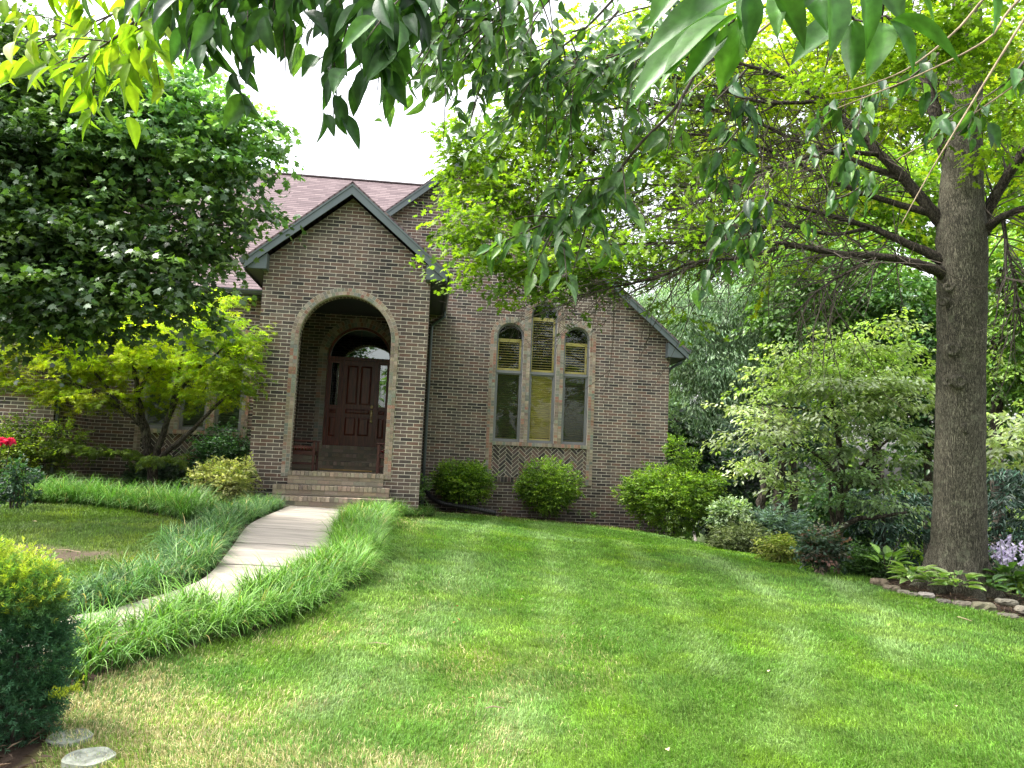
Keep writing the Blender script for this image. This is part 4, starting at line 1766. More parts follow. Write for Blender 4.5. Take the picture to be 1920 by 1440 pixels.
def border(name, inner, outer, dens, label, hgt=.40, pal=None, face=None, wilt=.03):
    """arching strap-leaved plants in a strip between two lines"""
    inner = smooth_line(inner, 120)
    outer = smooth_line(outer, 120)
    seg = np.linalg.norm(np.diff((inner+outer)/2, axis=0), axis=1)
    wid = np.linalg.norm(outer-inner, axis=1)
    area = (seg*(wid[1:]+wid[:-1])/2)
    nt_ = int(area.sum()*dens*2.1)
    k = rng.choice(len(area), nt_, p=area/area.sum())
    t = rng.random(nt_)[:, None]
    f = rng.random(nt_)[:, None]
    A = inner[k]*(1-f)+inner[k+1]*f
    B = outer[k]*(1-f)+outer[k+1]*f
    cpt = A*(1-t)+B*t
    per = 20
    si = np.repeat(np.arange(nt_), per)
    m = len(si)
    p = cpt[si]+rng.normal(size=(m, 2))*.022
    P = np.stack([p[:, 0], p[:, 1], gz(p[:, 0], p[:, 1])], 1)
    d = rand_xy(m)
    # outward bias at the rim of the strip
    outv = (B-A)
    outv /= np.maximum(np.linalg.norm(outv, axis=1, keepdims=True), 1e-6)
    bias = (t-.5)*2
    d = d + outv[si]*(bias[si]*.9)
    d /= np.linalg.norm(d, axis=1, keepdims=True)
    hh = hgt*(.62+.7*rng.random(nt_))*(.8+.4*fbm(cpt[:, 0], cpt[:, 1], 1.7, 90))
    H = hh[si]*(.6+.6*rng.random(m))
    lean = np.clip(.45+.7*rng.random(m), 0, 1.05)
    clv = .72+.56*rng.random(nt_)
    base = pick(pal or [(.085, .20, .03), (.06, .155, .03), (.12, .245, .03), (.11, .21, .06)], nt_)[si]*clv[si][:, None]
    col = base*(.65+.7*rng.random((m, 1)))
    pale = rng.random(m) < .16
    col[pale] = col[pale]*.5+np.array((.26, .36, .15))*.7
    tan_ = rng.random(m) < wilt
    col[tan_] = np.array((.40, .33, .14))*(.7+.5*rng.random((tan_.sum(), 1)))
    W = .0095*(.7+.6*rng.random(m))
    a = blades(P, H, W, d, lean, col, 4, 1.45, rng.normal(size=m)*.45, .28)
    o = mesh_arrays(name, a[0], a[1], a[2], M_GRASS, None, a[3])
    tag(o, label, None, None, 'stuff')
    print(name, m)
    return o


innerR = [tuple(ER[i]+nrm[i]*.04) for i in range(0, 50, 5)]
innerR[0] = (1.0, -.75)
# outer line of the right border follows the lawn edge
OUTR = [(1.62, -.2), (1.24, -1.2), (1.22, -2.6), (1.27, -6)] + LB_OUT[4:]
mid = smooth_line(OUTR, 60)
inn = []
for q in mid:
    dd = np.linalg.norm(ER-q, axis=1)
    j = int(dd.argmin())
    v = ER[j]-q
    L_ = np.linalg.norm(v)
    w = min(max(L_, .46+.2*min(1, max(0, (-7.0-q[1])/1.5))), .68)
    inn.append(tuple(q+v/max(L_, 1e-6)*w))
border('border_grass', inn, [tuple(q) for q in mid], 60, 'strap-leaved border plants between the path and the front lawn', .41, [(.10, .24, .03), (.07, .18, .03), (.15, .30, .03), (.13, .25, .06)])
border('border_grass', [(.95, -.62), (1.2, .2), (1.65, .9), (1.8, 1.2)], [(1.25, -1.0), (1.7, -.3), (2.0, .5), (2.15, 1.2)], 60, 'strap-leaved plants right of the entry steps', .3)
iL = [tuple(EL[i]-nrm[i]*.07) for i in range(2, 60, 3)]
oL = [tuple(EL[i]-nrm[i]*(.62+.14*math.sin(i*.5))) for i in range(2, 60, 3)]
border('border_grass', iL, oL, 58, 'strap-leaved border plants along the left edge of the path', .34,
       [(.06, .165, .045), (.045, .12, .035), (.09, .205, .04), (.08, .17, .07)])
bi = [tuple(pg(*q)[:2]) for q in ((345, 982), (300, 968), (200, 956), (100, 947), (0, 942), (-120, 940))]
bo = [tuple(np.array(q)+np.array((.1, 1.25))) for q in bi]
border('border_grass', bi, bo, 48, 'tall strap-leaved plants along the house bed at the left', .52,
       [(.075, .20, .025), (.055, .15, .02), (.10, .235, .03)])

# --- stepping discs
for (px, py, r, lab) in ((130, 1388, .115, 'round weathered concrete disc set in the lawn beside the yew'), (166, 1426, .125, 'round weathered concrete disc at the bottom edge of the photo')):
    c = pg(px, py)
    mb = MB()
    V = []
    prof = [(r, -.05), (r, .012)]
    rr = r-.012
    k = 0
    while rr > .01:
        prof.append((rr, .018 if k % 2 == 0 else .012))
        rr -= .011
        k += 1
    n = 40
    F = []
    for i, (a, z) in enumerate(prof):
        for j in range(n):
            th = 2*PI*j/n
            wob = 1+.03*math.sin(th*5+i)
            V.append((c[0]+a*wob*math.cos(th), c[1]+a*wob*math.sin(th), c[2]+.010+z+.002*math.sin(th*3+i*2)))
    for i in range(len(prof)-1):
        for j in range(n):
            F.append((i*n+j, i*n+(j+1) % n, (i+1)*n+(j+1) % n, (i+1)*n+j))
    F.append(tuple((len(prof)-1)*n+j for j in range(n)))
    mb.verts_faces(V, F)
    tag(mb.build('stepping_disc', M_DISC), lab, 'disc')

# --- fallen leaves, twigs
fl = [(855, 1142, .05, 'curled brown leaf on the lawn, the largest'), (848, 1176, .04, 'brown leaf lying left of a pair on the lawn'), (862, 1171, .04, 'brown leaf lying right of a pair on the lawn'),
      (891, 1320, .045, 'dark brown leaf low in the middle of the lawn'), (1790, 1332, .05, 'pale dry leaf on the lawn below the oak'), (978, 1130, .05, 'pale tan leaf high in the middle of the lawn'),
      (1250, 1415, .05, 'whitish dry leaf near the bottom right of the lawn'), (1440, 1268, .04, 'tan leaf on the lawn right of the middle'), (60, 982, .05, 'pale leaf on the shaded left lawn')]
for (px, py, s, lab) in fl:
    c = pg(px, py)
    col = np.array([(.30, .13, .06)]) if 'brown' in lab else np.array([(.55, .42, .28)])
    a = scatter(LEAF_OVAL, np.array([c+(0, 0, .035)]), rdir(1)*[1, 1, .25], np.array([[rng.normal()*.3, rng.normal()*.3, 1.0]]), np.array([s*1.25]), col)
    tag(mesh_arrays('fallen_leaf', a[0], a[1], a[2], M_DRYLEAF, None, a[3]), lab, 'leaf')
for (pa, pb, lab) in (((690, 1216), (726, 1219), 'thin pale twig lying on the lawn left of the middle'), ((910, 1340), (945, 1341), 'thin pale twig low in the middle of the lawn'), ((1795, 1163), (1822, 1172), 'thin pale twig on the lawn below the oak'), ((105, 1037), (150, 1043), 'bare twig lying on the bare soil of the left lawn')):
    a, b = pg(*pa)+(0, 0, .04), pg(*pb)+(0, 0, .045)
    mb = MB()
    mb.tube([a, a*.6+b*.4+(0, .02, .006), b], [.004, .005, .003], 5)
    tag(mb.build('twig', M_PALETWIG), lab, 'twig')

# --- bark mulch in the beds
mx_, my_ = [], []
for bb_, n_ in (((1.9, 8.6, 1.2, 3.5), 5200), ((8.2, 11.2, -8, -3.6), 2600), ((-6, -1.6, -4.2, 2.0), 2600), ((-.9, 1.0, -13.4, -10.6), 1500), ((7.8, 10.5, -3.6, 2.5), 2200)):
    mx_.append(bb_[0]+(bb_[1]-bb_[0])*rng.random(n_))
    my_.append(bb_[2]+(bb_[3]-bb_[2])*rng.random(n_))
mx_, my_ = np.concatenate(mx_), np.concatenate(my_)
k_ = ~inpoly(mx_, my_, LAWN_MAIN) & ~inpoly(mx_, my_, LAWN_LEFT)
mx_, my_ = mx_[k_], my_[k_]
n_ = len(mx_)
a = scatter(LEAF_NARROW, np.stack([mx_, my_, gz(mx_, my_)+.012+.02*rng.random(n_)], 1), rdir(n_)*[1, 1, .25], rdir(n_)*.4+np.array((0, 0, 1)), .05+.07*rng.random(n_), pick([(.06, .04, .028), (.11, .075, .05), (.17, .12, .08), (.035, .025, .02)], n_))
tag(mesh_arrays('mulch', a[0], a[1], a[2], M_DRYLEAF, None, a[3]), 'dark bark mulch and leaf litter in the beds', None, None, 'stuff')

# --- corrugated drain pipe and sleeper edging
def on_y(px, py, Y):
    r = ray(px, py)
    return CAM + r*((Y-CAM[1])/r[1])


pp = [on_y(798, 915, 3.3), on_y(806, 930, 3.0), on_y(822, 941, 2.6), on_y(850, 947, 2.45), on_y(885, 953, 2.4), on_y(930, 962, 2.3)]
ln = smooth_line(np.array(pp), 90)
mb = MB()
mb.tube([tuple(p) for p in ln], [.058 if i % 2 else .05 for i in range(90)], 12, cap=True)
tag(mb.build('drain_pipe', M_PIPE), 'black corrugated drain pipe on the mulch below the left round shrub', 'pipe')
a, b = pg(1298, 1010), pg(1325, 1022)
mb = MB()
d = (b-a)
mb.box(tuple((a+b)/2+(0, .15, .06)), (np.linalg.norm(d)*1.2, .1, .1), (.5, .5, .5), Matrix.Rotation(math.atan2(d[1], d[0]), 3, 'Z'))
tag(mb.build('edging_timber', plain('grey_timber', (.16, .14, .12), .9, .25, 10, .3, stretch=(1, 6, 6)), bevel=.008), 'short weathered timber edging between the big shrub and the flat juniper', 'timber')
# ------------------------------------------------------------------ shrubs and small plants
def on_y(px, py, Y):
    r = ray(px, py)
    return CAM + r*((Y-CAM[1])/r[1])


def depth_of(P):
    return float((np.array(P)-CAM) @ fw)


def foliage(arr, mat, parent, name='foliage'):
    return mesh_arrays(name, arr[0], arr[1], arr[2], mat, parent, arr[3])


def stems(P, d, w, h, n, mat, parent, rad=.012):
    mb = MB()
    for i in range(n):
        a = random.random()*2*PI
        r = random.random()*.75
        e = np.array(P)+np.array((math.cos(a)*w*r, math.sin(a)*w*r*.8, h*(.55+.35*random.random())))
        b = np.array(P)+np.array((math.cos(a)*.06, math.sin(a)*.06, -.08))
        m = b*.5+e*.5+np.array((0, 0, .06))+np.array([random.gauss(0, .03) for _ in range(3)])
        mb.tube([b, m, e], [rad, rad*.75, rad*.35], 5)
    return mb.build('stem', mat, parent)


def shrub(name, label, px, top, base, hw, n, tmpl, size, pal, mat=None, group=None, cat='shrub', dd=0.0, extra=(), spray=.16, flat=.8, droop=0.0, per=14, shell=.72, squash=1.0, up_n=.8, darkin=.35, toplight=.25, P=None, ns=9, lumps=7):
    P = pg(px, base) if P is None else P
    d = depth_of(P)
    k = d/FPX
    t = thing(name, P, label, cat, group)
    h = (base-top)*k
    cz = P[2]+h*.52
    w = hw*k
    cl = [(P[0], P[1]+dd, cz, w*.86, w*.8*squash, h*.46)]
    for i in range(lumps):
        a = 2*PI*i/lumps+random.random()
        e = random.uniform(-.35, .75)
        cl.append((P[0]+math.cos(a)*w*.52*math.cos(e), P[1]+dd+math.sin(a)*w*.5*squash, cz+math.sin(e)*h*.34, w*random.uniform(.3, .46), w*random.uniform(.3, .46), h*random.uniform(.17, .26)))
    for e in extra:
        c = at(e[0], e[1], d)
        cl.append((c[0], c[1]+dd, c[2], e[2]*k, e[2]*k, e[3]*k))
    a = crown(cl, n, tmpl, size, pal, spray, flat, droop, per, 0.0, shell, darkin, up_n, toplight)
    keep = None
    foliage(a, mat or M_LEAF, t)
    stems(P, d, w*.7, h*.8, ns, M_TWIG, t)
    return t


BOXP = [(.17, .29, .025), (.11, .21, .024), (.27, .40, .035), (.07, .14, .022)]
g1 = 'clipped round shrubs along the gable wall'
shrub('round_shrub', 'small clipped round shrub above the black drain pipe', 867, 866, 951, 60, 20000, LEAF_DIAMOND, .05, BOXP, M_LEAFGLOSS, g1, P=on_y(867, 951, 2.85), extra=((845, 905, 22, 18), (880, 890, 28, 18)))
shrub('round_shrub', 'clipped round shrub in front of the herringbone panel', 1025, 864, 967, 63, 22000, LEAF_DIAMOND, .05, BOXP, M_LEAFGLOSS, g1, P=on_y(1025, 967, 2.8))
shrub('round_shrub', 'largest clipped shrub, with stray shoots, at the right house corner', 1258, 872, 1004, 96, 42000, LEAF_DIAMOND, .055, BOXP, M_LEAFGLOSS, g1, P=on_y(1258, 1004, 2.2),
      extra=((1180, 922, 24, 12), (1200, 905, 26, 18), (1268, 850, 14, 26), (1290, 862, 14, 14), (1335, 905, 22, 20), (1270, 835, 7, 14)))
shrub('light_shrub', 'small light green shrub right of the entry steps', 775, 893, 948, 34, 1400, LEAF_OVAL, .06, [(.16, .27, .07), (.11, .21, .05)], None, None, shell=.4, toplight=.3, P=on_y(775, 948, 1.6))
shrub('dark_shrub', 'dark green layered shrub against the left porch pier', 425, 797, 925, 62, 13000, LEAF_DIAMOND, .065, [(.05, .125, .05), (.075, .17, .065), (.035, .09, .04)], M_LEAFGLOSS, None, P=pg(425, 935)+np.array((-.35, 1.0, .02)), flat=.3, spray=.3)
shrub('variegated_shrub', 'cream and yellow variegated shrub beside the path', 418, 868, 943, 60, 11000, LEAF_DIAMOND, .055, [(.56, .55, .24), (.66, .63, .34), (.42, .44, .14), (.16, .24, .06)], None, None, extra=((420, 872, 12, 12), (462, 880, 12, 12)))
shrub('dull_shrub', 'low dull green shrub under the Japanese maple', 300, 868, 930, 95, 8500, LEAF_OVAL, .065, [(.035, .075, .042), (.05, .10, .055), (.08, .12, .08)], M_LEAFGLOSS, None, P=pg(300, 940)+np.array((-.6, 2.2, .02)), shell=.4)
shrub('golden_shrub', 'bushy shrub with golden green top in front of the left wing', 78, 785, 905, 84, 14000, LEAF_OVAL, .055, [(.20, .27, .02), (.12, .19, .02), (.27, .33, .03), (.06, .11, .02)], None, None, P=pg(70, 935)+np.array((-1.0, 1.3, .02)), toplight=.7, spray=.22, extra=((45, 800, 30, 15), (110, 815, 35, 12)))
# rose bush with pink blooms
t = shrub('rose_bush', 'rose bush with bright pink blooms at the left edge', 8, 828, 915, 36, 1500, LEAF_OVAL, .06, [(.03, .085, .045), (.05, .12, .06)], M_LEAFGLOSS, None, P=pg(8, 960)+np.array((-.1, .5, .02)), shell=.3)
dr = depth_of(t.location)
for (px, py, r) in ((5, 828, .09), (20, 829, .085), (-14, 835, .08)):
    c = at(px, py, dr-.35)
    n = 46
    u = rdir(n)
    u[:, 2] = np.abs(u[:, 2])*.8-.1
    D = np.cross(u, rdir(n))
    a = scatter(LEAF_OVAL, c+u*r*(.25+.6*rng.random((n, 1)))-D*r*.2, D, u, r*(.7+.4*rng.random(n)), np.array([(.75, .02, .10)])*(.7+.5*rng.random((n, 1))))
    foliage(a, M_PETAL, t, 'bloom')
    mb = MB()
    mb.tube([c-np.array((0, 0, .02)), c-np.array((.03, 0, .35))], [.006, .008], 5)
    mb.build('stem', M_TWIG, t)

# right-hand bed
shrub('pale_shrub', 'pale grey green shrub behind the flat juniper', 1372, 940, 1012, 48, 6500, LEAF_OVAL, .075, [(.24, .34, .18), (.32, .41, .25), (.13, .21, .10)], M_LEAFGLOSS, None, shell=.4, P=at(1372, 1012, 17.2))
shrub('juniper', 'flat dark olive juniper at the edge of the lawn', 1390, 984, 1034, 56, 10000, LEAF_NARROW, .10, [(.11, .15, .045), (.07, .10, .035), (.15, .19, .06)], M_NEEDLE, None, flat=.25, spray=.3, shell=.5, P=at(1392, 1040, 16.2))
shrub('blue_shrub', 'blue grey feathery shrub between the dark trunks and the yellow shrub', 1460, 950, 1030, 62, 5500, LEAF_NARROW, .12, [(.10, .17, .14), (.15, .23, .19), (.06, .11, .09)], M_LEAF, None, shell=.35, P=at(1462, 1036, 16.6))
shrub('yellow_shrub', 'small yellow green shrub at the edge of the lawn', 1456, 1008, 1056, 38, 3400, LEAF_OVAL, .05, [(.28, .33, .06), (.36, .36, .10), (.18, .26, .04)], None, None, shell=.5, toplight=.4)
shrub('nandina', 'grey green upright shrub with pinkish tips', 1545, 985, 1076, 46, 3600, LEAF_OVAL, .06, [(.07, .13, .085), (.11, .17, .12), (.05, .10, .06), (.26, .13, .11)], M_LEAF, None, shell=.35, P=pg(1540, 1078))
shrub('mound_shrub', 'low green mound at the end of the stone edging', 1622, 1044, 1090, 46, 8000, LEAF_DIAMOND, .055, [(.06, .13, .03), (.09, .18, .04), (.04, .09, .025)], M_LEAFGLOSS, None, P=pg(1618, 1088)+np.array((.5, .6, -.05)))
# broad-leaved weeds at the foot of the wall
for (px, py, s, lab) in ((1112, 972, .13, 'broad-leaved weed at the foot of the gable wall'), (1196, 993, .11, 'broad-leaved weed beside the largest clipped shrub'), (938, 962, .07, 'tiny weed left of the middle round shrub'), (1085, 968, .07, 'tiny weed right of the middle round shrub')):
    P = on_y(px, py, 2.95)
    t = thing('weed', P, lab, 'weed', None)
    n = 11
    a = np.arange(n)*2.4
    D = np.stack([np.cos(a), np.sin(a), .35+.6*rng.random(n)], 1)
    z = np.linspace(.0, .12, n)
    foliage(scatter(LEAF_OVAL, P+np.stack([D[:, 0]*.015, D[:, 1]*.015, z], 1), D, np.array([[0, 0, 1.0]]*n)+rdir(n)*.2, s*(.7+.6*rng.random(n)), pick([(.13, .24, .05), (.17, .29, .08)], n)), M_LEAF, t)
    mb = MB()
    mb.tube([P-(0, 0, .03), P+(0, 0, .14)], [.006, .003], 5)
    mb.build('stem', M_TWIG, t)


# --- yew with yellow shoot tips, front left
def needle_shoots(P, D, L, per, nl, nw, col, tipcol):
    n = len(P)
    si = np.repeat(np.arange(n), per)
    m = len(si)
    t = rng.random(m)
    D = D/np.linalg.norm(D, axis=1, keepdims=True)
    r = rdir(m)
    s = np.cross(D[si], r)
    s /= np.maximum(np.linalg.norm(s, axis=1, keepdims=True), 1e-6)
    p = P[si]+D[si]*(t*L[si])[:, None]
    nd = s*.9+D[si]*(.45+.5*t[:, None])
    c = col[si]*(1-t[:, None])+tipcol[si]*t[:, None]
    c = c*(.75+.5*rng.random((m, 1)))
    tm = T([(-nw, 0, 0), (nw, 0, 0), (nw*.9, .75, .03), (0, 1, 0), (-nw*.9, .75, .03)], [(0, 1, 2, 3, 4)])
    return scatter(tm, p, nd, np.cross(s, D[si])+rdir(m)*.4, nl*(.75+.5*rng.random(m)), c)


YB = pg(35, 1385)
t = thing('yew', YB, 'dark green yew with bright yellow shoot tips at the left edge of the photo', 'shrub')
dy = depth_of(YB)
cl = [clump(10, 1230, dy, 105, 160, 95), clump(-15, 1110, dy+.05, 110, 70, 95), clump(45, 1140, dy, 62, 70, 60), clump(60, 1230, dy, 48, 70, 60), clump(30, 1330, dy, 70, 60, 60), clump(85, 1115, dy, 22, 36, 26), clump(-60, 1200, dy, 110, 160, 100)]
n = 4600
ca_ = np.array(cl)
ci = rng.choice(len(cl), n, p=(ca_[:, 3]*ca_[:, 5])/(ca_[:, 3]*ca_[:, 5]).sum())
u = rdir(n)
rad = .55+.45*rng.random(n)**.6
P = ca_[ci, :3]+u*ca_[ci, 3:6]*rad[:, None]
D = u*np.array((1, 1, .7))+np.array((0, 0, .45))+rdir(n)*.4
L = .085*(.6+.8*rng.random(n))
top = np.clip((P[:, 2]-(YB[2]+.62))/.35, 0, 1)*np.clip(rad*1.6-.5, 0, 1)
yel = (rng.random(n) < top*.75)
P[yel] += np.array((0, 0, .02))
dark = pick([(.035, .10, .045), (.05, .13, .055), (.025, .075, .035)], n)
mid_ = pick([(.15, .28, .04), (.20, .35, .045)], n)
base = dark*(1-top[:, None])+mid_*top[:, None]
tip = np.where(yel[:, None], pick([(.52, .60, .05), (.42, .54, .05), (.62, .64, .10)], n), base*1.5)
base2 = np.where(yel[:, None], base*.4+np.array((.28, .36, .03))*.6, base)
L = np.where(yel, L*.9, L)
foliage(needle_shoots(P, D, L, 22, .024, .085, base2, tip), M_NEEDLE, t)
# a low yellow-tipped shoot towards the lawn
P2 = np.array([at(88+i*4.2+random.uniform(-3, 3), 1310-i*1.6+random.uniform(-5, 5), dy-.1) for i in range(14)])
foliage(needle_shoots(P2, np.array([[.8, -.2, .35]]*14)+rdir(14)*.4, np.full(14, .07), 22, .022, .09, np.array([[.2, .3, .03]]*14), np.array([[.5, .56, .04]]*14)), M_NEEDLE, t, 'shoot')
stems(YB, dy, .25, .8, 12, M_TWIG, t, .014)


# --- oak bed: hostas and stones
def hosta(px, py, lab, s=1.0, n=30, pal=None, flowers=0, margin=True, up=.5, dz=.10):
    P = pg(px, py)+np.array((0, 0, dz))
    t = thing('hosta', P, lab, 'hosta', 'hostas around the foot of the oak')
    a = rng.random(n)*2*PI
    rr = rng.random(n)
    D = np.stack([np.cos(a), np.sin(a), up*(1.4-rr*1.3)], 1)
    base = P+np.stack([np.cos(a)*.05*s, np.sin(a)*.05*s, .05+.14*s*(1-rr)], 1)
    base += D*np.array((.10, .10, .06))*s
    c = pick(pal or [(.18, .31, .07), (.24, .36, .11), (.13, .24, .06)], n)
    S = .215*s*(.7+.6*rng.random(n))
    N = np.stack([-np.cos(a)*.5, -np.sin(a)*.5, np.ones(n)], 1)+rdir(n)*.25
    arr = scatter(LEAF_BIG, base, D, N, S, c)
    if margin:
        k = len(LEAF_BIG[0])
        cc = arr[3].reshape(n, k, 3)
        edge = (np.arange(k) % 5 == 0) | (np.arange(k) % 5 == 4)
        cc[:, edge] = cc[:, edge]*.4+np.array((.42, .42, .26))*.6
        arr = (arr[0], arr[1], arr[2], cc.reshape(-1, 3))
    foliage(arr, M_LEAF, t, 'leaves')
    if flowers:
        mb = MB()
        pts = []
        for i in range(flowers):
            aa = random.random()*2*PI
            r = random.uniform(.02, .26)*s
            top_ = P+np.array((math.cos(aa)*r, math.sin(aa)*r, random.uniform(.36, .62)*s))
            b = P+np.array((math.cos(aa)*.03, math.sin(aa)*.03, .05))
            mb.tube([b, b*.5+top_*.5+np.array((0, 0, .04)), top_], [.005, .004, .002], 4)
            pts.append((b, top_))
        mb.build('flower_stalk', M_TWIG if flowers < 4 else plain('stalk_green', (.14, .2, .08), .7, .1), t)
        if flowers >= 4:
            Pp, Dd = [], []
            for b, e in pts:
                for q in range(11):
                    f = .62+.38*q/11
                    Pp.append(b*(1-f)+e*f+np.array((0, 0, .02)))
                    aa = random.random()*2*PI
                    Dd.append((math.cos(aa), math.sin(aa), -.7))
            Pp, Dd = np.array(Pp), np.array(Dd)
            tm = T([(0, 0, 0), (.16, .35, .1), (.32, 1, .0), (.1, .9, .12), (0, 1.05, 0), (-.1, .9, .12), (-.32, 1, 0), (-.16, .35, .1)], [(0, 1, 2, 3, 4, 5, 6, 7)])
            parts = [scatter(tm, Pp, Dd, rdir(len(Pp)), np.full(len(Pp), .055*s), pick([(.62, .56, .74), (.72, .68, .80)], len(Pp))),
                     scatter(tm, Pp, Dd, rdir(len(Pp)), np.full(len(Pp), .055*s), pick([(.55, .48, .70), (.72, .68, .80)], len(Pp)))]
            foliage(join(parts), M_PETAL, t, 'flower')
    return t


hosta(1662, 1092, 'bright green hosta with tall seed stalks at the left end of the oak bed', 1.0, 24, [(.17, .30, .06), (.13, .24, .05)], 3, False, .8, .16)
hosta(1712, 1108, 'cream-edged narrow hosta just left of the oak trunk', .95, 34)
hosta(1755, 1118, 'cream-edged hosta in front of the left foot of the oak', .85, 28)
hosta(1798, 1124, 'narrow hosta with a pale stalk in front of the oak trunk', .95, 36, None, 2)
hosta(1848, 1128, 'dark green hosta in front of the right foot of the oak', .8, 24, [(.06, .13, .035), (.09, .17, .05)], 0, False)
hosta(1886, 1122, 'green hosta with a cloud of lavender flowers right of the oak', 1.25, 34, [(.07, .15, .035), (.10, .19, .05)], 13, False, .6, .16)
hosta(1928, 1130, 'lavender flowered hosta cut off by the right edge of the photo', 1.2, 30, [(.07, .15, .035), (.10, .19, .05)], 10, False, .6, .16)


def stone(px, py, w, h, dpt, lab, rz=0.0, dz=.0, col=(.27, .24, .19)):
    P = pg(px, py)
    P = P+np.array((0, 0, h*.35+dz))
    r = random.Random(int(px*7+py))
    V = []
    F = []
    nx_, ny_, nz_ = 6, 4, 3
    ids = {}
    R = Matrix.Rotation(rz, 3, 'Z')

    def vid(i, j, k):
        if (i, j, k) not in ids:
            x, y, z = i/nx_*2-1, j/ny_*2-1, k/nz_*2-1
            q = 1-.10*(abs(x)**6+abs(y)**6+abs(z)**6)
            p = Vector((x*w/2*q*(1+.08*r.uniform(-1, 1)), y*dpt/2*q*(1+.12*r.uniform(-1, 1)), z*h/2*q*(1+.12*r.uniform(-1, 1))))
            ids[(i, j, k)] = len(V)
            V.append(Vector(P)+R @ p)
        return ids[(i, j, k)]
    for i in range(nx_):
        for j in range(ny_):
            F.append((vid(i, j, 0), vid(i, j+1, 0), vid(i+1, j+1, 0), vid(i+1, j, 0)))
            F.append((vid(i, j, nz_), vid(i+1, j, nz_), vid(i+1, j+1, nz_), vid(i, j+1, nz_)))
    for i in range(nx_):
        for k in range(nz_):
            F.append((vid(i, 0, k), vid(i+1, 0, k), vid(i+1, 0, k+1), vid(i, 0, k+1)))
            F.append((vid(i, ny_, k), vid(i, ny_, k+1), vid(i+1, ny_, k+1), vid(i+1, ny_, k)))
    for j in range(ny_):
        for k in range(nz_):
            F.append((vid(0, j, k), vid(0, j, k+1), vid(0, j+1, k+1), vid(0, j+1, k)))
            F.append((vid(nx_, j, k), vid(nx_, j+1, k), vid(nx_, j+1, k+1), vid(nx_, j, k+1)))
    mb = MB()
    mb.verts_faces(V, F, jit(tuple(v*.5 for v in col), .2))
    o = mb.build('edging_stone', M_STONE, None, False)
    return tag(o, lab, 'stone', 'flat stones edging the oak bed')


B_ = (.30, .26, .19)
stone(1648, 1099, .26, .11, .24, 'mossy tan boulder at the left end of the stone edging', -.3, .02, (.33, .27, .19))
stone(1672, 1108, .24, .10, .2, 'second stone from the left, tan and tucked under hosta leaves', -.4, .0, (.30, .25, .18))
stone(1694, 1114, .17, .07, .16, 'small stone under the cream-edged narrow hosta', -.4)
stone(1711, 1119, .16, .06, .16, 'thin stone left of the pale flat one', -.45, .01, (.24, .21, .17))
stone(1737, 1122, .22, .07, .2, 'pale grey flat stone left of the oak trunk', -.4, .02, (.42, .39, .33))
stone(1770, 1131, .20, .06, .2, 'dark low stone below the narrow hosta', -.45, .0, (.19, .17, .14))
stone(1805, 1138, .24, .09, .2, 'long stone with squared end below the oak trunk', -.4, .0, (.25, .22, .17))
stone(1845, 1146, .29, .12, .2, 'largest squared stone, olive brown, below the yellow hosta leaves', -.45, .01, (.27, .23, .16))
stone(1888, 1147, .27, .07, .2, 'flat upper slab left of the right picture edge', -.5, .10, (.24, .22, .17))
stone(1890, 1158, .25, .06, .2, 'thin lower slab under the flat upper slab', -.5, .0, (.2, .18, .14))
stone(1925, 1156, .28, .09, .2, 'slab cut off by the right picture edge', -.5, .05, (.29, .26, .2))


# ------------------------------------------------------------------ trees
def tube_px(mb, pts, n=7, wob=.06, sub=4, jag=.22):
    """limb through (px, py, depth, radius px) points"""
    W = np.array([list(at(p[0], p[1], p[2]))+[p[3]*p[2]/FPX] for p in pts])
    m = len(W)
    out = []
    for i in range(m-1):
        p0, p1, p2, p3 = W[max(i-1, 0)], W[i], W[i+1], W[min(i+2, m-1)]
        for s in range(sub):
            u_ = s/sub
            out.append(.5*((2*p1)+(-p0+p2)*u_+(2*p0-5*p1+4*p2-p3)*u_*u_+(-p0+3*p1-3*p2+p3)*u_**3))
    out.append(W[-1])
    out = np.array(out)
    jitr = rng.normal(size=(len(out), 3))*out[:, 3:4]*jag
    jitr[0] = 0
    q = out[:, :3]+jitr
    mb.tube([tuple(v) for v in q], list(np.maximum(out[:, 3], .002)), n, wob=wob)
    return q, out[:, 3]


